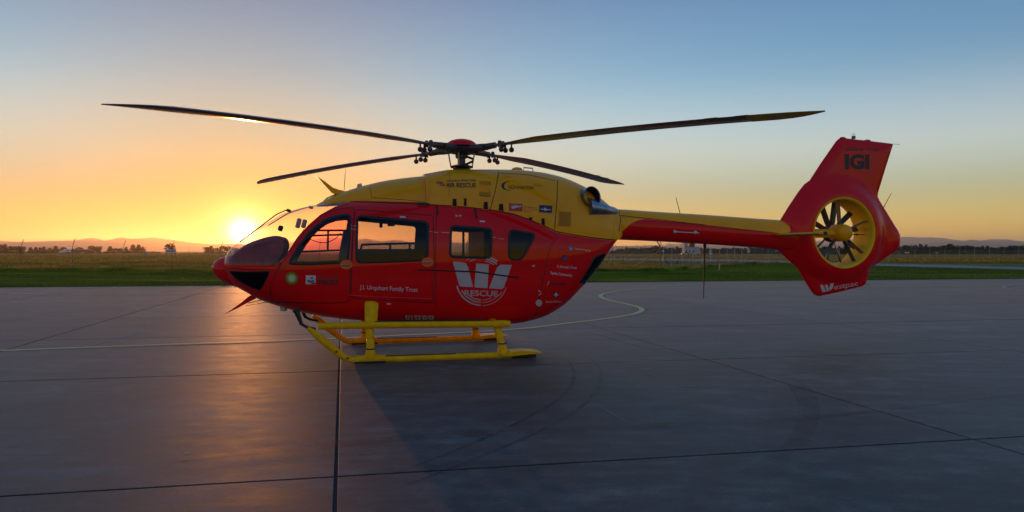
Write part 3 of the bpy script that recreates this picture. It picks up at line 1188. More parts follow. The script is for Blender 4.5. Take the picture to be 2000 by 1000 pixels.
# the corner post and its two braces
e = empty('strain_post', fa[-1])
tag(e, 'tall dark corner post of the fence with two slanting braces', 'fence post')
MB().tube([(0, 0, -.1), (0, 0, 2.2), (-.05, 0, 2.3), (-.42, 0.1, 2.9)], 0.05, 10).obj('post', M['post'], e)
q1 = gz(1236, 523) - fa[-1]
q2 = gz(1309, 522.5) - fa[-1]
MB().tube([(-.05, 0, 1.75), q1], 0.04, 8).obj('brace', M['post'], e)
MB().tube([(.12, .4, 1.7), q2], 0.04, 8).obj('brace', M['post'], e)
MB().sphere((0.3, 0, 1.72), 0.11).obj('marker_ball', M['white'], e)
fb = [gz(1289, 526.5) + Vector((0.5, 1, 0)), gz(1312, 522), gz(1333, 519), gz(1353, 517), gz(1388, 516), gz(1420, 515.3), gz(1435, 515), gz(1449, 514.6), gz(1500, 512), gz(1560, 510), gz(1640, 509)]
fence(fb, (-1, .25, 0), 'pale bent-top fence running away from the corner post', mesh=POST_P)
fc = [gz(u, 510.5 + 0.0015 * (u - 1200) * (1 if u < 1300 else 0) + (1 if k % 2 else 0)) for k, u in enumerate((1190, 1205, 1217, 1226, 1246, 1262, 1277))]
fence(fc, (-1, -.2, 0), 'short far fence with thin leaning tops seen under the tail boom')
fd = [gz(u, 505.6) for u in range(1700, 2120, 29)]
fence(fd, (1, 0.6, 0), 'row of pale bent-top fence posts in front of the dark trees', mesh=POST_P)
fe = [gz(u, v) for u, v in ((1700, 508.5), (1747, 508.8), (1771, 509), (1825, 509.2), (1884, 509.8), (1916, 510), (1949, 510.2), (1984, 510.6), (2050, 511.5))]
fence(fe, (.9, 0.6, 0), 'nearer fence of thin rusty posts beyond the taxiway', netting=False)
ff = [gz(u, 508.0) for u in (-60, 0, 47, 98, 148, 195, 245, 284, 324, 369, 415, 460, 510, 560, 610, 660, 710, 760, 810, 860, 910)]
fence(ff, (0.2, 1, 0), 'thin second fence crossing the dry field on the sunset side', wires=(0.5, 1.1, 1.7), slender=0.9, netting=False)

# orange and white marker posts beside the taxiway
for k, (u, v, vt, lab, mt, rr) in enumerate((
        (1405, 529, 489, 'tall orange and white marker post right of the hanging whip aerial', 'post_rust', .05),
        (1371, 516, 484, 'orange marker post just left of the hanging whip aerial', 'post_rust', .05),
        (1462, 501, 480, 'short reddish post carrying a pale notice board', 'post_rust', .07))):
    b = gz(u, v)
    h = at(u, vt, b.y).z - FIELD_Z
    e = tag(empty('marker_post', b), lab, 'post')
    MB().tube([(0, 0, -.1), (0, 0, h * .35)], rr, 8).obj('post_base', M['post_pale'], e)
    MB().tube([(0, 0, h * .35), (0, 0, h)], rr * 1.02, 8).obj('post_top', M[mt], e)
    if k == 2:
        MB().box((0, -.15, h * .55), (.8, .06, 1.5)).obj('notice_board', M['post_pale'], e)

# signs in the field
M['sign_blue'] = paint('sign_blue', (0.20, 0.26, 0.45), rough=0.5)
M['sign_white'] = paint('sign_white', (0.7, 0.7, 0.72), rough=0.5)
b = gz(334, 507.4)
e = tag(empty('field_sign', b), 'wide blue and white sign on two legs below the round tree', 'sign')
k = b.y / F_PX
for s in (-9.5, 9.5):
    MB().box((s * k, 0, 0.8), (.09, .09, 1.7)).obj('leg', M['post'], e)
MB().box((0, -.08, 1.72), (21.5 * k, .06, 0.62)).obj('sign_board', M['sign_white'], e)
MB().box((0, -.125, 1.80), (20.5 * k, .02, 0.36)).obj('sign_panel', M['sign_blue'], e)
b = gz(284, 507.2)
e = tag(empty('field_sign', b), 'small blue sign on one post left of the wide field sign', 'sign')
MB().box((0, 0, 0.7), (.1, .1, 1.5)).obj('leg', M['post'], e)
MB().box((0, -.08, 1.42), (9.5 * k, .05, .34)).obj('sign_board', M['sign_blue'], e)
b = gz(1388, 514)
e = tag(empty('roundel_sign', b), 'white square sign with blue disc on a fence post', 'sign')
k = b.y / F_PX
MB().tube([(0, 0, -.1), (0, 0, 22 * k)], .05, 8).obj('post', M['post_pale'], e)
MB().box((0, -.09, 21 * k), (5.2 * k, .04, 7.5 * k)).obj('sign_board', M['sign_white'], e)
MB().lathe([(.001, 0), (2.1 * k, 0), (2.1 * k, .03), (.001, .03)], (0, -.15, 21.5 * k), 'Y', 20, False).obj('disc', M['blue_print'], e)
for u, lab in ((1771, 'white box light on the fence nearest the tail fin'), (1829, 'grey flat box light on the second pale fence post')):
    b = gz(u, 505.0)
    k = b.y / F_PX
    e = tag(empty('fence_light', b), lab, 'light')
    MB().tube([(0, 0, -.1), (0, 0, 11 * k)], .06, 8).obj('pole', M['post_rust'], e)
    MB().box((0.05, 0, 11.5 * k), (6.5 * k, .4, 2.6 * k)).obj('housing', M['sign_white'] if u < 1800 else M['post'], e, bevel=.05)
    MB().box((0.05, -.23, 11.2 * k), (5 * k, .05, 1.4 * k)).obj('lens', M['metal'], e)

# ---- lorry on the far road
b = gz(147, 499.2)
Yk = 590.0
k = Yk / F_PX
cx = (147 - 1000) / F_PX * Yk
e = tag(empty('lorry', (cx, Yk, FIELD_Z)), 'white lorry with a long dark trailer on the far road', 'lorry')
M['lorry_white'] = paint('lorry_white', (0.72, 0.72, 0.74), rough=0.4)
M['lorry_dark'] = paint('lorry_dark', (0.08, 0.045, 0.04), rough=0.6)
MB().box((12.5 * k, 0, 2.25), (37 * k, 2.4, 2.1)).obj('trailer', M['lorry_dark'], e, bevel=.05)
MB().box((12.5 * k, 0, 3.36), (37.2 * k, 2.45, 0.14)).obj('trailer_roof', M['lorry_white'], e)
MB().box((-14 * k, 0, 2.4), (13.5 * k, 2.4, 2.3)).obj('front_box', M['lorry_white'], e, bevel=.05)
MB().box((-13 * k, -1.215, 2.6), (7 * k, .02, .8)).obj('stripe', M['blue_print'], e)
MB().prism([(-30 * k, .7), (-30 * k, 1.8), (-28.5 * k, 2.9), (-22 * k, 3.0), (-22 * k, .7)], -1.15, 1.15).obj('cab', M['lorry_white'], e)
MB().box((-26.5 * k, -1.16, 2.3), (5 * k, .02, .7)).obj('cab_window', M['black'], e)
MB().box((0, 0, 1.05), (59 * k, 1.0, .3)).obj('chassis', M['black'], e)
for s in (-27, -17, -13, 20, 24, 28):
    for y in (-1.0, 1.0):
        MB().lathe([(.3, -.15), (.5, -.15), (.5, .15), (.3, .15)], (s * k, y, .5), 'Y', 14).obj('wheel', M['rubber'], e)

# ---- far airfield building, van and car, seen under the boom
Yb = 410.0
k = Yb / F_PX
e = tag(empty('airfield_building', ((1347 - 1000) / F_PX * Yb, Yb, FIELD_Z)), 'pale tall airfield building with dark windows far under the boom', 'building')
M['render'] = paint('pale_render', (0.42, 0.40, 0.41), rough=0.8, var=0.1, scale=.5)
M['window'] = paint('window_pane', (0.02, 0.025, 0.035), rough=0.15)
MB().box((0, 3, 4.2), (21 * k, 6, 8.4)).obj('wall', M['render'], e)
MB().box((0, 3, 8.6), (22.5 * k, 6.6, .35)).obj('roof', M['post'], e)
MB().box((15 * k, 4, 2.2), (12 * k, 5, 4.4)).obj('side_wing', M['render'], e)
for r_ in range(3):
    for c_ in range(3):
        w_ = MB().box(((-6.5 + 6.5 * c_) * k, -.05, 1.9 + 2.5 * r_), (3.4 * k, .16, 1.25)).obj('window', M['sign_white'], e)
        MB().box(((-6.5 + 6.5 * c_) * k, -.15, 1.9 + 2.5 * r_), (2.8 * k, .06, 1.05)).obj('pane', M['window'], w_)


def vehicle(name, u, Y, L, H, label, cat, mat, van):
    e = tag(empty(name, ((u - 1000) / F_PX * Y, Y, FIELD_Z)), label, cat)
    if van:
        prof = [(-L / 2, .35), (-L / 2, .95), (-L * .40, 1.15), (-L * .28, H), (L / 2, H), (L / 2, .35)]
        win = [(-L * .37, 1.2), (-L * .27, H - .2), (-L * .12, H - .2), (-L * .12, 1.2)]
    else:
        prof = [(-L / 2, .3), (-L / 2, .75), (-L * .26, .9), (-L * .14, H), (L * .25, H), (L * .42, .92), (L / 2, .85), (L / 2, .3)]
        win = [(-L * .23, .92), (-L * .13, H - .1), (L * .23, H - .1), (L * .33, .92)]
    MB().prism(prof, -.85, .85).obj('body', mat, e)
    MB().prism(win, -.865, .865).obj('window', M['window'], e)
    for s in (-.32, .32):
        for y in (-.8, .8):
            MB().lathe([(.18, -.1), (.32, -.1), (.32, .1), (.18, .1)], (L * s, y, .32), 'Y', 14).obj('wheel', M['rubber'], e)
    return e


vehicle('parked_van', 1357, 350, 5.2, 2.2, 'white van parked in front of the far airfield building', 'van', M['render'], True)
vehicle('parked_car', 1339, 352, 4.2, 1.5, 'pale car parked left of the white van', 'car', M['post_pale'], False)

# ---- haze: the evening air between here and the mountains
hz = bpy.data.materials.new('evening_haze')
hz.use_nodes = True
nt = hz.node_tree
nt.nodes.clear()
ho = N(nt, 'ShaderNodeOutputMaterial')
hv = N(nt, 'ShaderNodeVolumePrincipled')
HAZE = 1.0e-4
hv.inputs['Density'].default_value = HAZE
hv.inputs['Color'].default_value = (0.95, 0.86, 0.74, 1)
hv.inputs['Anisotropy'].default_value = 0.74
nt.links.new(hv.outputs[0], ho.inputs['Volume'])
hb = MB().box((0, (GY0 + GY1) / 2, (240 - 1.1) / 2), (2 * GX + 20, GY1 - GY0 + 20, 240 + 1.1)).obj('haze', hz, None, smooth=False)
tag(hb, 'thin evening haze over the airfield', 'haze', kind='stuff')


# ================================================================== THE HELICOPTER
# local frame: x towards the tail, y away from the camera side, z up from the apron; origin under the rotor mast
TH = R(13.5)
MAST = Vector((-0.846, 12.19, 0))
heli = tag(empty('rescue_helicopter', MAST, TH), 'red and yellow rescue helicopter parked on its skids on the concrete apron', 'helicopter')
TO_LOCAL = Matrix.Rotation(-TH, 3, 'Z')
EYE_L = TO_LOCAL @ (Vector((0, 0, EYE)) - MAST)


def lray(u, v):
    return TO_LOCAL @ ray(u, v)


def P(u, v, y=0.0):
    """Point of the helicopter at lateral offset y, from a measurement on the photograph."""
    d = lray(u, v)
    t = (y - EYE_L.y) / d.y
    return EYE_L + d * t


_cp, _sp = math.cos(PITCH), math.sin(PITCH)


def to_px(V):
    """Photograph position (u, v) of local points (n, 3)."""
    V = np.asarray(V, float)
    c, s = math.cos(TH), math.sin(TH)
    X = V[:, 0] * c - V[:, 1] * s + MAST.x
    Y = V[:, 0] * s + V[:, 1] * c + MAST.y
    Z = V[:, 2] - EYE
    depth = Y * _cp - Z * _sp
    upc = Y * _sp + Z * _cp
    return np.column_stack([1000 + F_PX * X / depth, 500 - F_PX * upc / depth])


# ---- fuselage pod: superellipse sections
XS = [-3.745, -3.73, -3.70, -3.64, -3.55, -3.40, -3.2, -2.94, -2.67, -2.3, -1.7, -.95, 0, .8, 1.3, 1.65, 2.0, 2.28, 2.48, 2.60, 2.68]
ZB = [1.42, 1.36, 1.27, 1.18, 1.10, 1.01, .895, .795, .715, .63, .55, .508, .468, .435, .52, .69, 1.0, 1.30, 1.58, 1.74, 1.84]
XT = [-3.745, -3.73, -3.70, -3.64, -3.52, -3.42, -3.11, -2.81, -2.49, -2.1, -1.77, -.66, 0, .7, 1.5, 2.0, 2.45, 2.68]
ZT = [1.44, 1.515, 1.595, 1.695, 1.80, 1.875, 2.09, 2.265, 2.36, 2.435, 2.47, 2.49, 2.47, 2.40, 2.22, 2.06, 1.96, 1.92]
XW = [-3.745, -3.73, -3.68, -3.58, -3.4, -3.1, -2.7, -2.3, -1.7, .6, 1.1, 1.5, 2.0, 2.3, 2.5, 2.62, 2.68]
HW = [.03, .17, .30, .44, .585, .725, .825, .875, .895, .895, .87, .82, .70, .58, .46, .36, .30]
XM = [-3.745, -3.4, -2.7, -1.7, 0, 1.0, 2.0, 2.68]
ZM = [1.43, 1.40, 1.34, 1.30, 1.32, 1.40, 1.62, 1.87]
XN = [-3.745, -3.4, -2.7, -1.9, 0, 2.0, 2.68]
NT = [2.0, 2.1, 2.35, 2.9, 3.6, 3.4, 2.4]
NB = [2.0, 2.2, 2.5, 2.9, 3.0, 2.6, 2.2]
fzb, fzt, fhw, fzm, fnt, fnb = pchip(XS, ZB), pchip(XT, ZT), pchip(XW, HW), pchip(XM, ZM), pchip(XN, NT), pchip(XN, NB)
xs = np.concatenate([[-3.745, -3.742, -3.737, -3.73, -3.72, -3.708, -3.695, -3.68, -3.66], np.arange(-3.64, 2.64, 0.026), [2.64, 2.66, 2.68]])
NR = 200


def section(x):
    zb, zt, w, zm, nt_, nb = (float(f(x)) for f in (fzb, fzt, fhw, fzm, fnt, fnb))
    a = np.linspace(0, math.pi, 700)
    s, c = np.sin(a), np.cos(a)
    up = c < 0
    n = np.where(up, nt_, nb)
    y = w * s ** (2 / n)
    z = zm + np.where(up, zt - zm, zm - zb) * -np.sign(c) * np.abs(c) ** (2 / n)
    L = np.concatenate([[0], np.cumsum(np.hypot(np.diff(y), np.diff(z)))])
    q = np.linspace(0, L[-1], NR // 2 + 1)
    y, z = np.interp(q, L, y), np.interp(q, L, z)
    y[0] = y[-1] = 0
    near_ = np.column_stack([np.full(len(y), x), -y, z])
    far_ = np.column_stack([np.full(len(y), x), y, z])[-2:0:-1]
    return np.vstack([near_, far_])


PV = np.vstack([section(x) for x in xs])
nx = len(xs)
ii, kk = np.meshgrid(np.arange(nx - 1), np.arange(NR), indexing='ij')
PF = np.stack([ii * NR + kk, (ii + 1) * NR + kk, (ii + 1) * NR + (kk + 1) % NR, ii * NR + (kk + 1) % NR], -1).reshape(-1, 4)
SURF = {'pod': BVHTree.FromPolygons([tuple(p) for p in PV], [tuple(f) for f in PF.tolist()])}


def hit(u, v, only=None):
    d = lray(u, v).normalized()
    best = None
    for k, b in SURF.items():
        if only and k not in only:
            continue
        h = b.ray_cast(EYE_L, d)
        if h[0] is not None and (best is None or h[3] < best[2]):
            nrm = h[1] if h[1].dot(d) < 0 else -h[1]
            best = (h[0], nrm, h[3])
    return best


def mirror_px(V):
    W_ = np.array(V, float)
    W_[:, 1] = -np.abs(W_[:, 1])
    return to_px(W_)


# outlines on the near side, measured on the photograph
WINDSCREEN = [(425, 500), (438, 516), (470, 519), (515, 520), (540, 519), (553, 510), (566, 492), (585, 462), (603, 441), (626, 421), (655, 405), (684, 396.5), (690, 390), (685, 380), (620, 385), (540, 395), (460, 430), (420, 470)]
CHIN = [(446, 529), (480, 531), (527, 530), (523, 541), (513, 560), (507, 566.5), (496, 563), (480, 556), (460, 543)]
CREW_WIN = [(565.5, 514.5), (572, 500), (586, 478), (601, 458), (618, 441), (636, 429), (655, 422.5), (676, 420), (682, 421.5), (684, 428), (682.5, 470), (679, 512), (640, 514), (600, 516)]
CABIN_WIN = round_poly([(698, 421.5), (836.5, 434), (834.5, 507.5), (755, 511), (696, 512.5)], 10)
REAR_WIN = round_poly([(881, 441.5), (960.5, 447.5), (958, 503.5), (879, 502)], 8)
AFT_WIN = round_poly([(995, 449), (1046.5, 457.5), (1017.5, 508), (994, 506)], 10)
CLAM_WIN = [(1162, 502), (1181, 495), (1180, 520), (1160, 556), (1133, 552), (1148, 527)]
CREW_DOOR = round_poly([(531, 590), (527, 560), (540, 530), (560, 497), (583, 461), (606, 437), (632, 419), (656, 409), (686, 405), (692, 409), (688, 470), (684, 530), (683, 590), (640, 592)], 8)
CABIN_DOOR = round_poly([(693, 409), (846, 421), (848, 500), (846, 591), (700, 584), (685, 580), (689, 470)], 7)
ROOF_EDGE = [(590, 404), (625, 399), (690, 393.5), (760, 396), (835, 399), (880, 402), (920, 405.5), (960, 410), (1000, 417), (1030, 427), (1060, 440), (1090, 453), (1130, 460), (1165, 465), (1204, 469)]
REG = [('windscreen', WINDSCREEN), ('chin_window', CHIN), ('crew_window', CREW_WIN), ('cabin_window', CABIN_WIN), ('rear_window', REAR_WIN), ('aft_window', AFT_WIN), ('clamshell_window', CLAM_WIN), ('crew_door', CREW_DOOR), ('cabin_door', CABIN_DOOR)]
LIM = {'windscreen': None}
cls = np.full(len(PF), -1)
cen = PV[PF].mean(axis=1)
cpx = mirror_px(cen)
for i, (nm, poly) in reversed(list(enumerate(REG))):
    k = in_poly(cpx, poly)
    if nm != 'windscreen' and nm != 'chin_window':
        k &= np.abs(cen[:, 1]) > 0.2
    cls[k] = i
# snap the vertices between two classes onto the outline they share
vmin = np.full(len(PV), 99)
vmax = np.full(len(PV), -99)
for c in range(4):
    np.minimum.at(vmin, PF[:, c], cls)
    np.maximum.at(vmax, PF[:, c], cls)
vpx = mirror_px(PV)
for vi in np.nonzero(vmin != vmax)[0]:
    cands = [q for q in {int(vmin[vi]), int(vmax[vi])} if q >= 0]
    best = None
    for q in cands:
        bp, bd = nearest_on_poly(vpx[vi], REG[q][1])
        if best is None or bd < best[1]:
            best = (bp, bd)
    if best and best[1] < 4.5:
        h = hit(best[0][0], best[0][1], ('pod',))
        if h and (h[0] - Vector((PV[vi][0], -abs(PV[vi][1]), PV[vi][2]))).length < 0.12:
            s = 1 if PV[vi][1] > 0 else -1
            PV[vi] = (h[0].x, abs(h[0].y) * s, h[0].z)


def sub_mesh(name, mask, mat, parent=heli, inset=0.0, smooth=True):
    F_ = PF[mask]
    used, inv = np.unique(F_.ravel(), return_inverse=True)
    V_ = PV[used].copy()
    if inset:
        V_ -= PN[used] * inset
    F2 = inv.reshape(-1, 4)
    if inset:
        F2 = F2[:, ::-1]
    return np_mesh(name, V_, F2, mat, parent, smooth)


# vertex normals of the pod for offsets
fn = np.cross(PV[PF[:, 2]] - PV[PF[:, 0]], PV[PF[:, 3]] - PV[PF[:, 1]])
PN = np.zeros_like(PV)
for c in range(4):
    np.add.at(PN, PF[:, c], fn)
PN /= np.maximum(1e-9, np.linalg.norm(PN, axis=1))[:, None]
cc = PV - np.array([0, 0, 1.4])
if np.sum(PN * cc * np.array([0, 1, 1])) < 0:
    PN = -PN
    PF = PF[:, ::-1]
names = [r[0] for r in REG]
side = cen[:, 1] < 0
ix = lambda nm: cls == names.index(nm)
WINS = ('windscreen', 'chin_window', 'crew_window', 'cabin_window', 'rear_window', 'aft_window', 'clamshell_window')
is_win = np.isin(cls, [names.index(w) for w in WINS])
fus = sub_mesh('fuselage', cls == -1, M['red'])
doors = {}
for s, sm in ((0, side), (1, ~side)):
    doors['crew', s] = sub_mesh('cockpit_door', ix('crew_door') & sm, M['red'])
    doors['cabin', s] = sub_mesh('sliding_door', ix('cabin_door') & sm, M['red'])
    sub_mesh('door_window', ix('crew_window') & sm, M['crew_glass'], doors['crew', s])
    sub_mesh('door_window', ix('cabin_window') & sm, M['tint_glass'], doors['cabin', s])
    sub_mesh('rear_window', ix('rear_window') & sm, M['tint_glass'])
    sub_mesh('aft_window', ix('aft_window') & sm, M['dark_glass'])
    sub_mesh('clamshell_window', ix('clamshell_window') & sm, M['dark_glass'])
    sub_mesh('chin_window', ix('chin_window') & sm, M['dark_glass'])
sub_mesh('windscreen', ix('windscreen'), M['glass'])
sub_mesh('cabin_lining', (~is_win) & (cen[:, 0] < 1.3) & (cen[:, 0] > -3.68), M['interior'], inset=0.035)


def add_surface(key, verts, faces):
    SURF[key] = BVHTree.FromPolygons([tuple(p) for p in verts], [tuple(f) for f in faces])


# ---- engine cowling (yellow): rises from the roof edge line
def cowl(name, base_px, us, tops, n_e, m_e, mat, key, inset=0.0, rows=26, step=3.0, flare=0.0):
    base = [(u, np.interp(u, [p[0] for p in base_px], [p[1] for p in base_px])) for u in np.arange(us[0], us[1] + .1, step)]
    V = []
    ft = pchip([p[0] for p in tops], [p[1] for p in tops])
    bx = pchip([p[0] for p in base_px], [p[1] for p in base_px])
    cols = 0
    for u, _ in base:
        h = hit(u, float(bx(u)), ('pod',))
        if h is None:
            continue
        b = h[0]
        y0, z0 = -abs(b.y) - 0.006 + inset, b.z - 0.012
        x0 = b.x
        zt = float(ft(x0))
        line = []
        for j in range(rows + 1):
            a = math.pi / 2 * j / rows
            y = y0 * math.cos(a) ** (2 / m_e)
            z = z0 + (zt - z0) * math.sin(a) ** (2 / n_e)
            line.append((x0, y, z))
        L = np.array(line)
        d = np.concatenate([[0], np.cumsum(np.linalg.norm(np.diff(L, axis=0), axis=1))])
        q = np.linspace(0, d[-1], rows + 1)
        L = np.column_stack([np.interp(q, d, L[:, c]) for c in range(3)])
        full = np.vstack([L, (L * np.array([1, -1, 1]))[-2::-1]])
        V.append(full)
        cols += 1
    w = V[0].shape[0]
    V = np.vstack(V)
    F_ = [(i * w + j, (i + 1) * w + j, (i + 1) * w + j + 1, i * w + j + 1) for i in range(cols - 1) for j in range(w - 1)]
    return V, F_, w, cols


TOPC = [(-2.35, 2.40), (-2.25, 2.45), (-2.1, 2.535), (-1.69, 2.69), (-1.2, 2.815), (-.66, 2.89), (-.55, 2.90)]
V, F_, w, cols = cowl('x', ROOF_EDGE, (600, 838), TOPC, 2.2, 2.0, None, None, inset=0.06)
# close the aft face of the forward fairing
F_.append(tuple((cols - 1) * w + j for j in range(w)))
m = MB().add([tuple(p) for p in V], F_)
m.obj('forward_fairing', M['yellow'], heli, sharp=50)
add_surface('fairing', V, F_)
TOPM = [(-.70, 2.905), (-.60, 2.93), (-.44, 2.965), (-.25, 3.0), (-.1, 3.01), (.87, 3.03), (1.25, 3.01), (1.6, 2.955), (2.06, 2.80), (2.25, 2.70), (2.45, 2.56), (2.7, 2.40), (2.9, 2.36)]
V, F_, w, cols = cowl('x', ROOF_EDGE, (833, 1203), TOPM, 2.7, 2.5, None, None)
# a tail end that closes onto the boom root
last = V[(cols - 1) * w:cols * w].copy()
ends = []
for k, (dx, sc) in enumerate(((.05, .96), (.10, .90), (.15, .80), (.19, .6))):
    c = last.mean(axis=0)
    e_ = c + (last - c) * np.array([1, sc, sc]) + np.array([dx, 0, 0])
    ends.append(e_)
V = np.vstack([V] + ends)
ncol = cols + len(ends)
F_ = [(i * w + j, (i + 1) * w + j, (i + 1) * w + j + 1, i * w + j + 1) for i in range(ncol - 1) for j in range(w - 1)]
F_.append(tuple((ncol - 1) * w + j for j in range(w)))
F_.append(tuple(j for j in range(w))[::-1])
cw = MB().add([tuple(p) for p in V], F_).obj('engine_cowling', M['yellow'], heli, sharp=50)
add_surface('cowl', V, F_)

# ---- tail boom
BX = [2.45, 2.78, 3.5, 4.5, 5.5, 6.3, 6.6]
BT = [2.37, 2.355, 2.31, 2.25, 2.185, 2.14, 2.12]
BB = [1.86, 1.855, 1.83, 1.78, 1.72, 1.66, 1.66]
BW = [.30, .285, .262, .235, .21, .19, .17]
fbt, fbb, fbw = pchip(BX, BT), pchip(BX, BB), pchip(BX, BW)
bxs = np.arange(2.45, 6.61, 0.05)
NB_ = 40
BV = []
for x in bxs:
    zc, hh, ww = (fbt(x) + fbb(x)) / 2, (fbt(x) - fbb(x)) / 2, fbw(x)
    for k in range(NB_):
        a = 2 * math.pi * k / NB_
        sx_, cx_ = math.sin(a), math.cos(a)
        BV.append((x, -ww * math.copysign(abs(sx_) ** .85, sx_), zc - hh * math.copysign(abs(cx_) ** .85, cx_)))
BV = np.array(BV)
BF = np.array([(i * NB_ + k, (i + 1) * NB_ + k, (i + 1) * NB_ + (k + 1) % NB_, i * NB_ + (k + 1) % NB_) for i in range(len(bxs) - 1) for k in range(NB_)])
add_surface('boom', BV, BF.tolist())
bcx = mirror_px(BV[BF].mean(axis=1))
ROOT_Y = [(1150, 380), (1330, 380), (1330, 429), (1290, 428), (1262, 427.5), (1246, 430), (1232, 437), (1220, 448), (1208, 459), (1192, 472), (1150, 480)]
by = in_poly(bcx, ROOT_Y)
vmin = np.full(len(BV), 2)
vmax = np.full(len(BV), -1)
for c in range(4):
    np.minimum.at(vmin, BF[:, c], by.astype(int))
    np.maximum.at(vmax, BF[:, c], by.astype(int))
bpx = mirror_px(BV)
BV0 = BV.copy()
for vi in np.nonzero(vmin != vmax)[0]:
    q, dd = nearest_on_poly(bpx[vi], ROOT_Y)
    h = hit(q[0], q[1], ('boom',))
    if h and dd < 9:
        s = 1 if BV[vi][1] > 0 else -1
        BV[vi] = (h[0].x, abs(h[0].y) * s, h[0].z)


def sub2(name, F_, V_, mat, parent=heli):
    used, inv = np.unique(F_.ravel(), return_inverse=True)
    return np_mesh(name, V_[used], inv.reshape(-1, F_.shape[1]), mat, parent, True)


sub2('tail_boom', BF[~by], BV, M['red'])
sub2('boom_root', BF[by], BV, M['yellow'])
# drive shaft cover along the top of the boom
CV, CF = [], []
cx_s = list(np.arange(2.62, 6.02, 0.06)) + [6.04, 6.07, 6.10, 6.125, 6.14]
flow = pchip([2.6, 2.8, 3.4, 4.4, 5.4, 6.26], [2.24, 2.24, 2.20, 2.115, 2.025, 1.945])
ftop = pchip([2.6, 2.78, 3.5, 4.5, 5.5, 6.2, 6.26], [2.40, 2.395, 2.36, 2.315, 2.26, 2.225, 2.22])
for x in cx_s:
    t = 1.0 if x < 5.98 else max(0.05, math.sqrt(max(0, 1 - ((x - 5.98) / 0.16) ** 2)))
    zl, zt = float(flow(x)), float(ftop(x))
    zm_ = (zl + zt) / 2
    zl, zt = zm_ + (zl - zm_) * t, zm_ + (zt - zm_) * t
    zc, hh, ww = (fbt(x) + fbb(x)) / 2, (fbt(x) - fbb(x)) / 2, fbw(x)
    q = max(-1, min(1, (zl - zc) / hh))
    yb = ww * math.sqrt(max(0.0, 1 - abs(q) ** 2)) + 0.018
    for k in range(17):
        a = math.pi * k / 16
        CV.append((x, -yb * math.cos(a), zl + (zt - zl) * math.sin(a) ** .8))
for i in range(len(cx_s) - 1):
    for k in range(16):
        CF.append((i * 17 + k, (i + 1) * 17 + k, (i + 1) * 17 + k + 1, i * 17 + k + 1))
CF.append(tuple((len(cx_s) - 1) * 17 + k for k in range(17)))
MB().add(CV, CF).obj('drive_shaft_cover', M['yellow'], heli, sharp=60)
add_surface('cover', CV, CF)

# ---- fin with the shrouded tail rotor
FIN_PX = [(1518, 487), (1540, 508), (1558, 524), (1573, 550), (1588, 573), (1593, 577), (1600, 578.5), (1640, 570), (1684, 559), (1690, 554), (1694, 540), (1698, 525), (1724, 507), (1750, 489), (1755, 482), (1756.5, 474), (1756.5, 458), (1752, 449), (1734, 420), (1717, 392), (1713, 384), (1714, 376), (1728, 330), (1743, 283), (1741, 280.5), (1700, 275.5), (1660, 271), (1645, 269.5), (1639, 270.5), (1634, 275), (1604, 318), (1582, 352), (1572, 359), (1560, 374), (1540, 404), (1524, 430), (1519, 460)]
fin2 = [(q.x, q.z) for q in (P(u, v) for u, v in FIN_PX)]
DC, DR = (7.20, 2.00), 0.655
circle = [(DC[0] + DR * math.cos(2 * math.pi * k / 72), DC[1] + DR * math.sin(2 * math.pi * k / 72)) for k in range(72)]
fin2d = densify(fin2, 0.03)
rim_pts = []
_fa = np.array(fin2d)
_dd = np.roll(_fa, -1, 0) - np.roll(_fa, 1, 0)
_nn = np.column_stack([-_dd[:, 1], _dd[:, 0]]) / np.linalg.norm(_dd, axis=1)[:, None]
if not in_poly(_fa[:1] + _nn[:1] * .01, fin2d)[0]:
    _nn = -_nn
for ins in (.006, .016, .034):
    q_ = _fa + _nn * ins
    k_in = in_poly(q_, fin2d)
    rim_pts += [tuple(p) for p, kk in zip(q_, k_in) if kk and nearest_on_poly(p, fin2)[1] > ins * .75]
FV, FF = fill(fin2d, [circle], 0.045, rim_pts)


def fin_half(p):
    r_ = math.hypot(p[0] - DC[0], p[1] - DC[1])
    t = min(1, max(0, (1.12 - r_) / 0.40))
    T = 0.085 + 0.190 * (t * t * (3 - 2 * t))
    if p[1] < 1.35:
        T = max(0.085, T - 0.10 * min(1, (1.35 - p[1]) / .4))
    _, d = nearest_on_poly(p, fin2)
    e_ = min(1.0, d / 0.22)
    return T * math.sqrt(max(0.0, 1 - (1 - e_) ** 2.2)) + 0.004


half = np.array([fin_half(p) for p in FV])
n_ = len(FV)
VV = np.vstack([np.column_stack([FV[:, 0], -half, FV[:, 1]]), np.column_stack([FV[:, 0], half, FV[:, 1]])])
TT = [t for t in FF] + [tuple(i + n_ for i in t[::-1]) for t in FF]
m = MB().add([tuple(p) for p in VV], TT)
oi = [int(np.argmin(np.sum((FV - np.array(p)) ** 2, axis=1))) for p in fin2d]
m.f += [(oi[i], oi[(i + 1) % len(oi)], oi[(i + 1) % len(oi)] + n_, oi[i] + n_) for i in range(len(oi)) if oi[i] != oi[(i + 1) % len(oi)]]
m.obj('tail_fin', M['red'], heli, sharp=55)
add_surface('fin', VV, TT)
ci = [int(np.argmin(np.sum((FV - np.array(p)) ** 2, axis=1))) for p in circle]
hr = float(np.mean(half[ci]))
# the duct: rounded lips and a barrel, yellow inside
prof = []
for k in range(9):
    a = math.pi / 2 * k / 8
    prof.append((DR + 0.012 - 0.05 * math.sin(a), -hr - 0.006 + 0.05 * (1 - math.cos(a))))
prof = [(DR + 0.02, -hr + 0.012)] + prof + [(DR - 0.045, 0.0)] + [(r_, -y_) for r_, y_ in prof[::-1]] + [(DR + 0.02, hr - 0.012)]
MB().lathe(prof, (DC[0], 0, DC[1]), 'Y', 72, False).obj('duct_ring', M['duct'], heli, sharp=60)
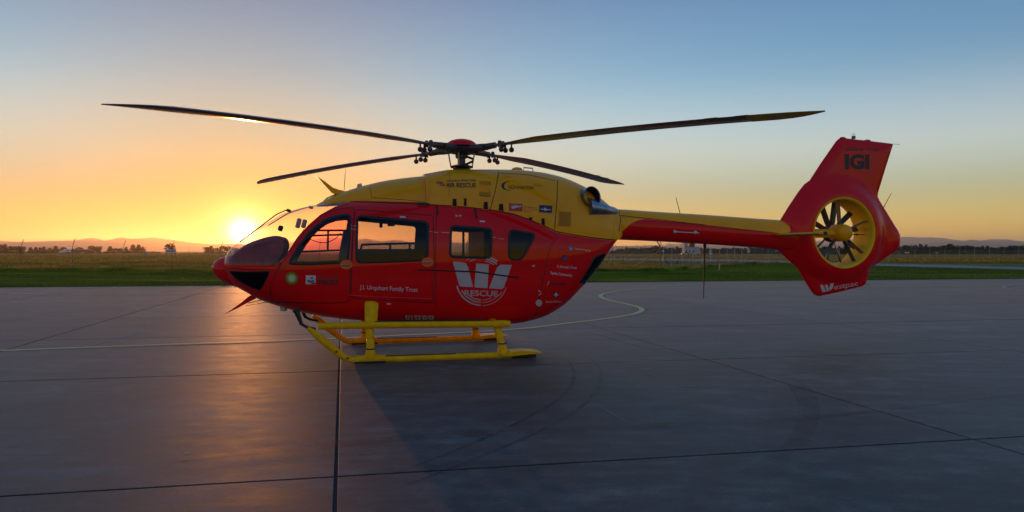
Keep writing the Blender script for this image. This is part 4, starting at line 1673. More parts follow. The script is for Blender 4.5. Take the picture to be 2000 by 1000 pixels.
# gearbox, drive fairing, vanes
cx, cz = DC
MB().lathe([(.001, -.37), (.09, -.362), (.135, -.335), (.155, -.29), (.165, -.15), (.165, -.02), (.14, .02)], (cx, 0, cz), 'Y', 28).obj('gearbox', M['yellow'], heli)
MB().tube([(cx - DR + .02, -.10, cz - .015), (cx - .3, -.12, cz - .01), (cx, -.13, cz)], [.085, .082, .09], 16).obj('drive_fairing', M['yellow'], heli)
MB().tube([(cx + .1, -.16, cz - .03), (cx + .45, -.10, cz - .03), (cx + DR - .05, -.05, cz - .03)], [.012, .009, .008], 8).obj('control_rod', M['dark_metal'], heli)
MB().sphere((cx + .40, -.11, cz - .03), .022).obj('rod_end', M['dark_metal'], heli)
MB().lathe([(.12, .03), (.17, .05), (.17, .15), (.12, .20), (.001, .22)], (cx, 0, cz), 'Y', 28, False).obj('fan_hub', M['dark_metal'], heli)
for k, deg in enumerate((8, 42, 82, 112, 152, 188, 222, 262, 292, 332)):
    a = R(deg)
    ax = Vector((math.cos(a), 0, math.sin(a)))
    tn = Vector((-math.sin(a), 0, math.cos(a)))
    pr = []
    for r_ in (.16, .20, .3, .45, .595):
        ch = .038 if r_ < .19 else .052
        tw = R(52 - 25 * (r_ - .16) / .44)
        row = []
        for q in range(10):
            b = 2 * math.pi * q / 10
            c_, t_ = math.cos(b) * ch, math.sin(b) * .009
            off = tn * (c_ * math.cos(tw) - t_ * math.sin(tw)) + Vector((0, 1, 0)) * (c_ * math.sin(tw) + t_ * math.cos(tw))
            row.append(Vector((cx, .11, cz)) + ax * r_ + off)
        pr.append(row)
    V = [p for row in pr for p in row]
    F_ = [(i * 10 + q, (i + 1) * 10 + q, (i + 1) * 10 + (q + 1) % 10, i * 10 + (q + 1) % 10) for i in range(4) for q in range(10)]
    F_ += [tuple(range(10))[::-1], tuple(40 + q for q in range(10))]
    MB().add(V, F_).obj('fan_blade', M['fan'], heli)
for k, deg in enumerate((-38, -12, 22, 58, 95, 130, 230, 268, 300)):
    a = R(deg)
    ax = Vector((math.cos(a), 0, math.sin(a)))
    tn = Vector((-math.sin(a), 0, math.cos(a)))
    pl = [Vector((cx, 0, cz)) + ax * r_ + Vector((0, y, 0)) + tn * s * .008 for r_ in (.13, DR - .03) for y in (-.20, -.10) for s in (-1, 1)]
    if k % 2 == 0:
        MB().add(pl, [(0, 1, 3, 2), (4, 6, 7, 5), (0, 4, 5, 1), (2, 3, 7, 6), (0, 2, 6, 4), (1, 5, 7, 3)]).obj('stator_vane', M['fan'], heli)

# ---- horizontal stabiliser, both sides
for s in (-1, 1):
    rows = []
    for t in (0, .5, .93, 1.0):
        y = s * (0.12 + 1.18 * t)
        le = 5.78 + 0.07 * t
        ch = 0.52 - 0.06 * t
        sc = 1.0 if t < 1 else 0.55
        row = []
        for q in range(16):
            b = 2 * math.pi * q / 16
            px_ = .5 - .5 * math.cos(b)
            th = .055 * (math.sqrt(px_) * 1.5 * (1 - px_) + .04)
            row.append((le + ch * (px_ if t < 1 else .06 + .88 * px_), y, 1.955 + sc * math.copysign(th, math.sin(b)) * (0.2 + 0.8 * abs(math.sin(b)) ** .3)))
        rows.append(row)
    V = [p for r_ in rows for p in r_]
    F_ = [(i * 16 + q, (i + 1) * 16 + q, (i + 1) * 16 + (q + 1) % 16, i * 16 + (q + 1) % 16) for i in range(3) for q in range(16)]
    F_.append(tuple(48 + q for q in range(16)))
    st = MB().add(V, F_).obj('stabiliser', M['yellow'], heli)
    MB().lathe([(.001, -.004), (.035, -.004), (.035, .01), (.001, .014)], (5.78 + .07 + .17, s * 1.31, 1.955), 'Y', 12, False).obj('position_light', M['black'], st)


# ---- strips that follow the skin: window surrounds, panel gaps
def skin_strip(name, px, w, lift, mat, closed=True, parent=heli, both=True, step=3.0, only=None, inner=None, limit_y=None):
    pts = densify(px, step, closed)
    n = len(pts)
    m = MB()
    rows = []
    for i in range(n):
        a = np.array(pts[(i - 1) % n] if closed or i > 0 else pts[i])
        b = np.array(pts[(i + 1) % n] if closed or i < n - 1 else pts[i])
        d = (b - a) / max(1e-9, np.linalg.norm(b - a))
        s = np.array((-d[1], d[0]))
        row = []
        for k, lf in ((-1, 0.35), (-.55, 1), (.55, 1), (1, 0.35)):
            q = np.array(pts[i]) + s * (w * k)
            h = hit(q[0], q[1], only)
            row.append(None if h is None else h[0] + h[1] * (lift * lf))
        rows.append(row)
    for i in range(n if closed else n - 1):
        r0, r1 = rows[i], rows[(i + 1) % n]
        for k in range(3):
            q = (r0[k], r1[k], r1[k + 1], r0[k + 1])
            if any(p is None for p in q):
                continue
            if max((q[0] - q[2]).length, (q[1] - q[3]).length) > 0.16:
                continue
            m.add(q, [(0, 1, 2, 3)])
    if not m.v:
        return None
    me = bpy.data.meshes.new(name)
    me.from_pydata(m.v, [], m.f)
    bm = bmesh.new()
    bm.from_mesh(me)
    bmesh.ops.remove_doubles(bm, verts=bm.verts, dist=0.0004)
    bm.to_mesh(me)
    bm.free()
    o_ = link(name, me, mat, parent, True, None)
    if both:
        me2 = me.copy()
        co = np.empty(len(me2.vertices) * 3, np.float32)
        me2.vertices.foreach_get('co', co)
        co[1::3] *= -1
        me2.vertices.foreach_set('co', co)
        me2.flip_normals()
        par2 = {doors['crew', 0]: doors['crew', 1], doors['cabin', 0]: doors['cabin', 1]}.get(parent, parent)
        o2 = bpy.data.objects.new(name, me2)
        COL.objects.link(o2)
        o2.parent = par2
    return o_


POD = ('pod',)
dn, cb = doors['crew', 0], doors['cabin', 0]
skin_strip('window_frame', CREW_WIN, 2.4, 0.008, M['rubber'], parent=dn)
skin_strip('window_frame', CABIN_WIN, 2.4, 0.008, M['rubber'], parent=cb)
skin_strip('window_frame', REAR_WIN, 2.4, 0.008, M['rubber'])
skin_strip('window_frame', AFT_WIN, 2.4, 0.008, M['rubber'])
skin_strip('window_frame', CLAM_WIN, 1.6, 0.006, M['rubber'], only=POD)
skin_strip('door_gap', CREW_DOOR, 0.8, 0.003, M['seam'], only=POD)
skin_strip('door_gap', CABIN_DOOR, 0.8, 0.003, M['seam'], only=POD)
skin_strip('windscreen_edge', WINDSCREEN[1:13], 1.6, 0.006, M['red'], closed=False, only=POD)
skin_strip('windscreen_edge', CHIN, 1.1, 0.005, M['black'], only=POD)
# the rail along which the sliding door runs, with its sill
skin_strip('door_rail', [(815, 527), (846, 527.5), (930, 531), (1003, 541), (1013, 542)], 1.5, 0.012, M['seam'], closed=False, only=POD)
skin_strip('door_rail', [(682, 577), (720, 580), (845, 585)], 2.2, 0.012, M['red'], closed=False, only=POD)
skin_strip('door_gap', [(853, 405), (851, 480), (851, 600)], .6, 0.002, M['seam'], closed=False, only=POD)
skin_strip('clamshell_gap', [(1090, 462), (1075, 480), (1062, 540), (1050, 600), (1046, 616)], .6, 0.002, M['seam'], closed=False, only=POD)
skin_strip('cowling_edge', ROOF_EDGE[2:], .9, 0.004, M['seam'], closed=False)
skin_strip('nose_gap', [(444, 523), (480, 525.5), (530, 526), (560, 523)], .5, 0.002, M['seam'], closed=False, only=POD)
CW = ('cowl', 'fairing')
skin_strip('cowling_gap', [(974, 336), (968, 370), (957, 411)], .8, 0.003, M['seam_yellow'], closed=False, only=CW)
skin_strip('cowling_gap', [(1089, 352), (1088, 390), (1083, 447)], .9, 0.003, M['seam_yellow'], closed=False, only=CW)
skin_strip('cowling_gap', [(976, 338), (1030, 341), (1084, 353)], .5, 0.002, M['seam_yellow'], closed=False, only=CW)
skin_strip('cowling_gap', [(878, 336), (877, 385)], .35, 0.002, M['seam_yellow'], closed=False, only=CW)
skin_strip('cowling_gap', [(722, 364), (726, 386), (790, 390), (832, 395)], .5, 0.002, M['seam_yellow'], closed=False, only=CW)
skin_strip('cowling_lip', [(838, 347), (839.5, 365), (838, 385), (837, 396)], 1.6, 0.010, M['yellow'], closed=False, only=CW)
skin_strip('boom_gap', [(1209, 411), (1212, 430), (1209, 452)], .7, 0.003, M['seam_yellow'], closed=False)
skin_strip('cover_gap', [(1212, 421), (1260, 426), (1300, 430.5), (1400, 442), (1490, 452), (1530, 456.5)], .6, 0.003, M['seam'], closed=False)
# grille vents on the cowling: frame, and each louvre proud of a dark recess
for (u0, v0, u1, v1) in ((937, 354, 959, 384), (1092, 413, 1115, 442)):
    rec = [hit(u, v, CW) for u, v in ((u0, v0), (u1, v0 + 1), (u1 - 1, v1), (u0 - 1, v1 - 1))]
    vb = MB().add([h[0] + h[1] * .010 for h in rec], [(0, 1, 2, 3)]).obj('vent_grille', M['seam_yellow'], heli, smooth=False)
    nl = 11
    for k in range(nl):
        t = (k + .5) / nl
        top_, bot = rec[0][0].lerp(rec[1][0], t), rec[3][0].lerp(rec[2][0], t)
        nrm = rec[0][1]
        MB().tube([top_ + nrm * .013, bot + nrm * .013], .0052, 6).obj('louvre', M['yellow'], vb)
# latches and small intakes on the cowling
for (u, v, w, h_) in ((887, 396, 10, 16), (908, 394.5, 7, 15), (948, 402, 11, 16), (978, 405, 11, 15), (1060, 433, 9, 14)):
    c = [hit(u + a * w / 2, v + b * h_ / 2) for a, b in ((-.7, -1), (.8, -1), (1, 1), (-.9, 1))]
    if all(c):
        sc = MB().add([q[0] + q[1] * .004 for q in c], [(0, 1, 2, 3)]).obj('intake_slot', M['soot'], heli, smooth=False)
        ctr = sum((q[0] for q in c), Vector()) / 4
        pts_ = [q[0] + q[1] * .006 for q in c]
        MB().tube(pts_ + [pts_[0]], .008, 6, False).obj('slot_rim', M['yellow'], sc)
# blisters on the cowling
for (u, v, r_) in ((991, 344, 8), (1051, 360, 7)):
    h = hit(u, v, CW)
    MB().sphere(h[0] - h[1] * .01, .06, 16, 8, (1.3, .7, .75)).obj('cowling_blister', M['yellow'], heli)
# step, roof and cowling furniture
h = P(1010, 331, 0.0)
MB().sphere((h.x, h.y, h.z - .01), .09, 16, 8, (1.1, .8, .55)).obj('roof_beacon', M['yellow'], heli)
q0, q1 = P(1022, 336, -.1), P(1042, 339, -.1)
MB().tube([q0, q0 + Vector((.01, 0, .075)), q1 + Vector((-.02, 0, .09)), q1], .012, 8).obj('grab_handle', M['metal'], heli)
# fasteners and small fittings on the red skin
fit = [(887, 412), (892, 422), (899, 422), (905, 412), (1042, 520), (1046, 575), (855, 560), (887, 594), (893, 578), (862, 604), (1062, 540), (1097, 487)]
for u, v in fit:
    h = hit(u, v, POD)
    if h:
        r_ = .022 if (u, v) in ((892, 422), (899, 422), (1042, 520)) else .012
        MB().sphere(h[0], r_, 10, 6, (1, .4, 1)).obj('fitting', M['dark_metal'] if r_ < .02 else M['metal'], heli)
for px in ([(853, 402), (855, 420)], [(928, 408), (931, 427)]):
    skin_strip('bracket', px, 1.7, 0.02, M['black'], closed=False, only=POD)
skin_strip('bracket', [(814, 399.5), (838, 401)], 2.2, .03, M['black'], closed=False)
for px in ([(781, 423.5), (792, 424)], [(937, 432), (947, 432.8)], [(755, 593.5), (763, 593.8)]):
    skin_strip('placard', px, 1.5, .003, M['white'], closed=False, only=POD, both=False)
for u, v in ((650, 375), (733, 361), (706, 386)):
    pass
# dashed tape marks between the windows
for (u0, v0, u1, v1) in ((684, 440, 688, 440.5), (690, 441, 696, 441.6), (685, 447, 695, 448), (838, 452, 843, 452.6), (846, 453.4, 856, 454), (862, 453.8, 878, 455), (962, 463, 970, 464.5), (974, 465.5, 984, 467)):
    skin_strip('tape_mark', [(u0, v0), (u1, v1)], .45, .003, M['white'], closed=False, only=POD, both=False)

# ---- door handles on orange patches
for (u, v), par in (((676.5, 517), dn), ((835, 512), cb)):
    ell = [(u + 12.5 * math.cos(a) * (1 if abs(math.cos(a)) < .8 else .97), v + 9.3 * math.sin(a)) for a in np.linspace(0, 2 * math.pi, 24, endpoint=False)]
    FVe, FFe = fill(ell, (), 5)
    hp = [hit(p[0], p[1], POD) for p in FVe]
    pt = MB().add([h[0] + h[1] * .011 for h in hp], FFe).obj('handle_patch', M['orange'], par, smooth=False)
    a, b = hit(u - 10, v + .5, POD), hit(u + 5, v, POD)
    MB().tube([a[0] + a[1] * .012, a[0] + a[1] * .03 + Vector((.03, 0, 0)), b[0] + b[1] * .034, b[0] + b[1] * .012], [.008, .011, .015, .012], 8).obj('door_handle', M['metal'], pt)


# ---- lettering and emblems, laid on the skin
def skin_poly(name, poly, mat, parent=heli, lift=.0035, step=6.0, holes=(), only=None):
    FVp, FFp = fill(densify(poly, 4.0), holes, step)
    hp = [hit(p[0], p[1], only) for p in FVp]
    if any(h is None for h in hp):
        return None
    me = bpy.data.meshes.new(name)
    me.from_pydata([tuple(h[0] + h[1] * lift) for h in hp], [], FFp)
    return link(name, me, mat, parent, False)


_txt = {}


def text_mesh(s, bold, shear=0.0):
    key = (s, bold, shear)
    if key in _txt:
        return _txt[key]
    c = bpy.data.curves.new('lettering', 'FONT')
    c.body = s
    c.offset = bold
    c.shear = shear
    c.resolution_u = 3
    o_ = bpy.data.objects.new('lettering', c)
    COL.objects.link(o_)
    dg = bpy.context.evaluated_depsgraph_get()
    me = o_.evaluated_get(dg).to_mesh()
    bm = bmesh.new()
    bm.from_mesh(me)
    bmesh.ops.remove_doubles(bm, verts=bm.verts, dist=1e-5)
    bmesh.ops.triangulate(bm, faces=bm.faces)
    for _ in range(3):
        long_ = [e for e in bm.edges if e.calc_length() > 0.16]
        if long_:
            bmesh.ops.subdivide_edges(bm, edges=long_, cuts=1)
            bmesh.ops.triangulate(bm, faces=[f for f in bm.faces if len(f.verts) > 3])
    bm.verts.index_update()
    V_ = np.array([v.co[:2] for v in bm.verts])
    F_ = [tuple(v.index for v in f.verts) for f in bm.faces]
    bm.free()
    o_.evaluated_get(dg).to_mesh_clear()
    bpy.data.objects.remove(o_)
    bpy.data.curves.remove(c)
    _txt[key] = (V_, F_)
    return _txt[key]


def skin_text(s, u0, v0, u1, v1, h_, mat, bold=0.0, shear=0.0, lift=.0035, parent=heli, lean=0.0, only=None, name='lettering'):
    """Words from (u0, v0) to (u1, v1) along the baseline, cap height h_ (all measured on the photograph)."""
    V_, F_ = text_mesh(s, bold, shear)
    x0, x1 = V_[:, 0].min(), V_[:, 0].max()
    cap = 0.69
    verts = []
    dv = np.array((u1 - u0, v1 - v0), float)
    up = np.array((lean, -1.0)) * h_ / cap
    for x, y in V_:
        q = np.array((u0, v0)) + dv * ((x - x0) / (x1 - x0)) + up * y
        h = hit(q[0], q[1], only)
        if h is None:
            return None
        verts.append(tuple(h[0] + h[1] * lift))
    me = bpy.data.meshes.new(name)
    me.from_pydata(verts, [], F_)
    return link(name, me, mat, parent, False)


skin_text('J.I. Urquhart Family Trust', 702.5, 564.5, 816, 570, 8.2, M['white'], 0.004, parent=cb, only=POD)
# the big W with its ring, and RESCUE
Wm = M['pink_white']
skin_poly('emblem', [(884.5, 511), (900, 511.6), (910, 514), (914, 522), (924, 560.5), (900, 559.6), (896.5, 557)], Wm)
skin_poly('emblem', [(930, 514.5), (954.5, 516), (952, 563), (926.5, 561)], Wm)
skin_poly('emblem', [(999.5, 517.5), (978, 517), (971, 522), (955, 563), (979, 564.6), (984, 562), (986, 556)], Wm)
skin_text('RESCUE', 907, 577, 972.5, 579, 10.5, Wm, 0.02)


def arc(cu, cv, ru, rv, a0, a1, w, mat, n=26):
    outer = [(cu + (ru) * math.cos(R(a)), cv - (rv) * math.sin(R(a))) for a in np.linspace(a0, a1, n)]
    inner = [(cu + (ru - w) * math.cos(R(a)), cv - (rv - w) * math.sin(R(a))) for a in np.linspace(a1, a0, n)]
    return skin_poly('emblem_arc', outer + inner, mat, step=None)


ec, er, erv = (940.5, 548), 50.5, 49.5
arc(*ec, er, erv, 192, 268, 3.0, Wm)
arc(*ec, er - 6, erv - 6, 207, 268, 2.6, Wm)
arc(*ec, er - 11, erv - 11, 222, 268, 2.2, Wm)
arc(*ec, er, erv, 271, 344, 1.3, Wm)
arc(*ec, er - 6, erv - 6, 271, 320, 1.2, Wm)
arc(*ec, er - 11, erv - 11, 271, 300, 1.1, Wm)
arc(*ec, er, erv, 51, 72, 3.2, Wm)
arc(*ec, er - 5, erv - 5, 48, 78, 2.8, Wm)
arc(*ec, er - 10, erv - 10, 53, 80, 1.6, Wm)
arc(*ec, er - 5, erv - 5, 106, 121, 1.4, Wm)
arc(*ec, er, erv, 112, 126, 1.2, Wm)
for (a0, a1) in ((902.5, 905), (973.5, 976)):
    pass
skin_poly('emblem_arc', [(974, 577), (979.5, 569.5), (981, 570), (976, 577.4)], Wm, step=None)

# sunburst emblem on the cockpit door
bc = (570, 543.6)
for nm, r0, r1, mt, nn in (('sunburst_petal', 10.2, 13.6, 'green_print', 18), ('sunburst_petal', 7.0, 10.6, 'lime_print', 18)):
    poly = []
    for k in range(nn * 4):
        a = 2 * math.pi * k / (nn * 4)
        rr = (r0, (r0 + r1) / 2, r1, (r0 + r1) / 2)[k % 4]
        poly.append((bc[0] + rr * math.cos(a), bc[1] + rr * math.sin(a) * .98))
    FVe, FFe = fill(poly, (), 5)
    hp = [hit(p[0], p[1], POD) for p in FVe]
    lf = .0035 if mt == 'green_print' else .0050
    MB().add([h[0] + h[1] * lf for h in hp], FFe).obj('sunburst_emblem', M[mt], dn, smooth=False)
skin_poly('sunburst_emblem', [(bc[0] + 5.6 * math.cos(a), bc[1] + 5.6 * math.sin(a)) for a in np.linspace(0, 6.28, 20, endpoint=False)], M['white'], dn, lift=.0065, step=None)
# small badge and dark word
skin_poly('badge', [(597.5, 537.5), (616.5, 538), (616.5, 555.5), (597, 555)], M['white'], dn)
for poly in ([(600, 548), (604, 546.5), (607, 549), (611, 546.5), (614.5, 548.5), (611, 551.5), (603, 551.5)], [(606, 542), (611, 541.5), (612, 544), (607, 545)], [(608, 552.5), (616, 551.5), (616, 555), (607, 555)]):
    skin_poly('badge_mark', poly, M['dark_metal'], dn, lift=.0055, step=None)
skin_text('TRUST', 620, 556, 662, 556.6, 9.5, M['black_print'], .035, parent=dn)
skin_poly('badge_mark', [(618, 541), (648, 541), (655, 539.5), (661, 543), (618, 544.5)], M['dark_red_print'], dn, step=None)

# cowling lettering
bp_ = M['black_print']
skin_text('Canterbury West Coast', 872, 355.2, 929, 353.8, 4.0, bp_, 0.012)
skin_text('AIR RESCUE', 871, 366.0, 929.5, 366.0, 8.4, bp_, 0.02)
for k in range(3):
    skin_poly('swoosh', [(850.5 + 4 * k, 359 - k * 0), (853 + 4 * k, 354.5), (857 + 5 * k, 352.8 + 2 * k), (854 + 4.6 * k, 356 + k), (852 + 4.6 * k, 359.5 + k)], M['red_print'], step=None)
for k in range(3):
    skin_poly('swoosh', [(858 + 3.4 * k, 362.4), (863 + 3 * k, 361.5), (867 + 2 * k, 357), (866 + 2 * k, 361.5), (861 + 3 * k, 364)], M['red_print'], step=None)
skin_text('GCH AVIATION', 993, 368.6, 1041, 370.6, 6.6, bp_, 0.012)
o_, i_ = [], []
for a in np.linspace(62, 290, 26):
    o_.append((997 + 18 * math.cos(R(a)) * (1 if a > 100 else 1.2), 363 - 9.6 * math.sin(R(a))))
    tk = 3.6 * math.sin(R((a - 62) / 228 * 180)) + .25
    i_.append((997 + (18 - tk * 1.4) * math.cos(R(a)) * (1 if a > 100 else 1.2) + .3, 363 - (9.6 - tk * .35) * math.sin(R(a))))
skin_poly('swoosh', o_ + i_[::-1], M['navy_print'], step=None)
# two flags and a caption
skin_poly('flag', [(994, 397), (1020.5, 398.5), (1020.3, 413.2), (994, 411.8)], M['red_print'])
skin_poly('flag_mark', [(998, 405.5), (1002, 402.5), (1007, 402), (1016, 402.2), (1018, 400.6), (1018.4, 404), (1009, 405.5), (1004, 407.4), (999.5, 407.2)], M['white'], lift=.0055, step=None)
skin_poly('flag_mark', [(996, 401.8), (1012, 400.2), (1012, 400.9), (996, 402.5)], M['white'], lift=.0055, step=None)
skin_text('Air Rescue', 1023, 405.6, 1046, 406.8, 3.4, M['red_print'], .01)
skin_text('and Community', 1023, 409.6, 1050, 411, 2.8, M['red_print'], .0)
skin_text('Services', 1023, 413.4, 1037, 414.2, 2.8, M['red_print'], .0)
skin_poly('flag', [(1053, 400.4), (1078.8, 401.6), (1078.2, 416), (1052.6, 414.6)], M['navy_print'])
skin_poly('flag_mark', [(1055, 408.2), (1063, 407.6), (1064.6, 404.6), (1066.2, 407.8), (1076.5, 409.4), (1076.5, 410.2), (1067.5, 410.6), (1066, 412.2), (1064, 412), (1063, 410.2), (1055, 409)], M['white'], lift=.0055, step=None)

# aft fuselage sponsors
skin_text('Philip Wareing Ltd', 1123, 487.2, 1153, 491.2, 3.4, M['white'], .012, only=POD)
skin_poly('badge', [(1110, 481), (1119, 482), (1118, 488), (1114, 491.5), (1110.5, 487)], M['blue_print'])
skin_poly('badge_mark', [(1111, 482.5), (1112.4, 482.6), (1113.5, 487), (1114.6, 483), (1115.8, 487.2), (1117, 483), (1118, 483.2), (1116.3, 489), (1114.6, 487), (1113, 488.6)], M['white'], lift=.0055, step=None)
skin_poly('badge', [(1102 + 5.3 * math.cos(a), 503.5 + 5.3 * math.sin(a)) for a in np.linspace(0, 6.28, 16, endpoint=False)], M['navy_print'])
skin_poly('badge_mark', [(1103 + 2.4 * math.cos(a), 504 + 2.4 * math.sin(a)) for a in np.linspace(0, 6.28, 10, endpoint=False)], M['blue_print'], lift=.0055, step=None)
skin_text("St Kinney's Trust", 1088, 522.4, 1126, 525.4, 5.0, M['white'], .006, only=POD)
skin_text('Fairlie Community', 1075.5, 535.6, 1117.5, 540.4, 5.2, M['white'], .012, only=POD)
skin_poly('badge_mark', [(1068.5, 557.5), (1072, 549), (1073, 549), (1069.5, 557.5)], M['white'], step=None)
skin_poly('badge_mark', [(1072.5, 557), (1073.5, 549.5), (1077.5, 549.5), (1077.5, 557)], M['dark_red_print'], step=None)
skin_poly('badge', [(1079, 552), (1104, 552.5), (1103, 557.5), (1078.5, 557)], M['dark_red_print'])
skin_poly('badge', [(1080.5, 569.5), (1090.8, 570.2), (1090.4, 580.5), (1080, 580)], M['black_print'])
skin_poly('badge_mark', [(1084.5, 570.8), (1087.5, 571), (1087.2, 573.6), (1090, 574), (1089.8, 577), (1087, 576.9), (1086.6, 579.6), (1083.8, 579.4), (1084, 576.8), (1081.2, 576.6), (1081.4, 573.6), (1084.2, 573.6)], M['white'], lift=.0055, step=None)
skin_poly('badge', [(1052.5 + 6.2 * math.cos(a), 591.6 + 6.6 * math.sin(a)) for a in np.linspace(0, 6.28, 18, endpoint=False)], M['white'])
skin_text('ROAD METALS', 1066, 591.4, 1097, 590.6, 3.6, M['white'], .0, only=POD)
arc(1051.5, 572, 5, 5, -80, 100, 1.2, M['white'], 12)
# belly registration seen on the turn of the hull
for u, w in ((791, 9), (802, 4), (809, 12), (824, 10), (836, 11)):
    skin_poly('belly_lettering', [(u, 615.5 + .004 * (u - 790)), (u + w, 616), (u + w + 1, 624), (u + 1.5, 624)], M['white'], step=None)

# fin lettering
FN = ('fin',)
skin_text('IGI', 1650, 328.6, 1698, 329, 26, bp_, .05, only=FN)
skin_text('AIRBUS  H145', 1650, 294.6, 1716, 295.4, 6.5, M['dark_red_print'], .03, only=FN)
skin_text('estpac', 1629, 565.5, 1675.5, 557.6, 9.6, M['white'], 0.0, only=FN)
for poly in ([(1601.5, 557), (1606.5, 556), (1613.5, 569.5), (1606, 570.5)], [(1610.5, 556.5), (1616, 556), (1619.5, 568), (1614.5, 569)], [(1622.5, 553.5), (1628, 553), (1626, 563), (1621.5, 567.5), (1618.5, 564)]):
    skin_poly('emblem', poly, M['white'], step=None)

# ---- nose: sensor cone, cutters, wipers, probes
m = MB()
prof = []
for k in range(13):
    t = k / 12
    prof.append((max(.002, .315 * math.sin(math.pi / 2 * t) ** .66), -.0 + .56 * t ** 1.3))
tip, basec = P(413.5, 521, 0), Vector((-3.42, 0, 1.335))
ax = (basec - tip).normalized()
rotm = Vector((1, 0, 0)).rotation_difference(ax).to_matrix()
b = MB().lathe(prof, (0, 0, 0), 'X', 28)
m.add([tip + rotm @ Vector((p[0], p[1] * 1.0, p[2] * .86)) for p in b.v], b.f)
m.obj('nose_cone', M['red'], heli)
m = MB()
lc = [(505, 577), (497, 574), (487, 578), (470, 592), (450, 606), (437, 614.5), (462, 603), (484, 591), (500, 583)]
m.prism([(P(u, v).x, P(u, v).z) for u, v in lc], -.022, .022)
cut = m.obj('lower_wire_cutter', M['red'], heli, smooth=False, bevel=.006)
MB().tube([P(484, 592), P(510, 586), P(532, 585)], .008, 6).obj('brace', M['black'], cut)
MB().tube([P(480, 597), P(515, 591), P(540, 588)], .006, 6).obj('brace', M['black'], cut)
m = MB()
uc = [(616, 342.5), (634, 354), (651, 367), (664, 371), (678, 374.5), (672, 379), (655, 379.5), (648, 377), (634, 362)]
m.prism([(P(u, v).x, P(u, v).z) for u, v in uc], -.02, .02)
m.obj('upper_wire_cutter', M['yellow'], heli, smooth=False, bevel=.006)
MB().tube([P(622, 402), P(640, 386), P(662, 377)], .010, 6).obj('cutter_guide', M['black'], heli)
MB().tube([P(672, 372), P(674, 340), P(675, 331)], [.007, .005, .003], 6).obj('whip_aerial', M['post_pale'], heli)
MB().prism([(P(695, 369).x, P(695, 369).z - .03), (P(698, 360).x, P(698, 360).z), (P(706, 357.5).x, P(706, 357.5).z), (P(709, 366).x, P(709, 366).z - .03)], -.015, .015).obj('blade_aerial', M['white'], heli, smooth=False)
for y, pts in ((-.30, [(467, 473), (500, 449), (540, 420), (560, 412)]), (.30, [(520, 440), (560, 415), (600, 402)])):
    q = [P(u, v, 0.0) for u, v in pts]
    q = [Vector((p.x + .02, y * (.3 + .7 * i / 3), p.z)) for i, p in enumerate(q)]
    wp = MB().tube(q, .010, 6).obj('wiper', M['black'], heli)
    MB().tube([q[-1], q[-1] + Vector((.06, 0, -.02))], .024, 8).obj('wiper_pivot', M['black'], wp)
# steps, belly fittings
for y, off in ((-.62, 0), (.62, 0)):
    st_pts = [P(575, 604, -.62), P(580, 609, -.62), P(589, 633, -.62), P(599, 638.5, -.62), P(617, 642, -.62)]
    st_pts = [Vector((p.x, y + (.0 if i < 2 else -.02 * (1 if y < 0 else -1)), p.z)) for i, p in enumerate(st_pts)]
    MB().tube(st_pts, [.05, .045, .026, .022, .018], 10, flat=.7).obj('boarding_step', M['black'], heli)
b = P(554, 605, -.3)
MB().tube([b + Vector((0, 0, .06)), b - Vector((0, 0, .02))], [.06, .045], 12).obj('landing_light', M['post_pale'], heli)
for u, v, r_ in ((632, 612, .05), (664, 616, .04), (1033, 624, .035), (950, 632, .05)):
    b = P(u, v, -.2)
    MB().sphere(b + Vector((0, 0, .05)), r_ * 1.4, 12, 6, (1, 1, .9)).obj('belly_fitting', M['red'] if u < 700 else M['black'], heli)
b = P(775, 626, -.3)
MB().box(b + Vector((0, 0, .02)), (.32, .10, .05)).obj('belly_aerial', M['black'], heli, bevel=.01)
MB().tube([b, b - Vector((0, 0, .04))], .07, 10).obj('belly_fitting', M['black'], heli)

# ---- exhaust pipes
for s in (-1, 1):
    o0 = P(1150, 386.5, -.52)
    o0.y = .52 * s
    d = Vector((.34, .93 * s, .14)).normalized()
    rm = Vector((0, 0, 1)).rotation_difference(d).to_matrix()
    outer = MB().lathe([(.14, -.35), (.17, -.12), (.178, .10), (.172, .105), (.160, .09), (.150, -.18), (.001, -.2)], (0, 0, 0), 'Z', 32, False)
    MB().add([o0 + rm @ Vector(p) for p in outer.v], outer.f).obj('exhaust_pipe', M['exhaust'], heli)
    inn = MB().lathe([(.158, .088), (.148, -.17), (.001, -.175)], (0, 0, 0), 'Z', 32, False)
    MB().add([o0 + rm @ Vector(p) * .985 for p in inn.v], inn.f).obj('exhaust_bore', M['soot'], heli)
    # metal heat shield sweeping back below the pipe
    hs = []
    for k in range(11):
        t = k / 10
        u, v = 1150 + 55 * t, 402 + 11 * t
        h = hit(u, v, ('cowl',)) or hit(u - 8, v + 6, ('cowl',))
        r_ = .115 * (1 - t) ** .8 + .050
        q = h[0] - h[1] * (r_ * .35)
        hs.append((Vector((q.x, abs(q.y) * s, q.z)), r_))
    MB().tube([p for p, _ in hs], [r_ for _, r_ in hs], 18).obj('heat_shield', M['exhaust'], heli)

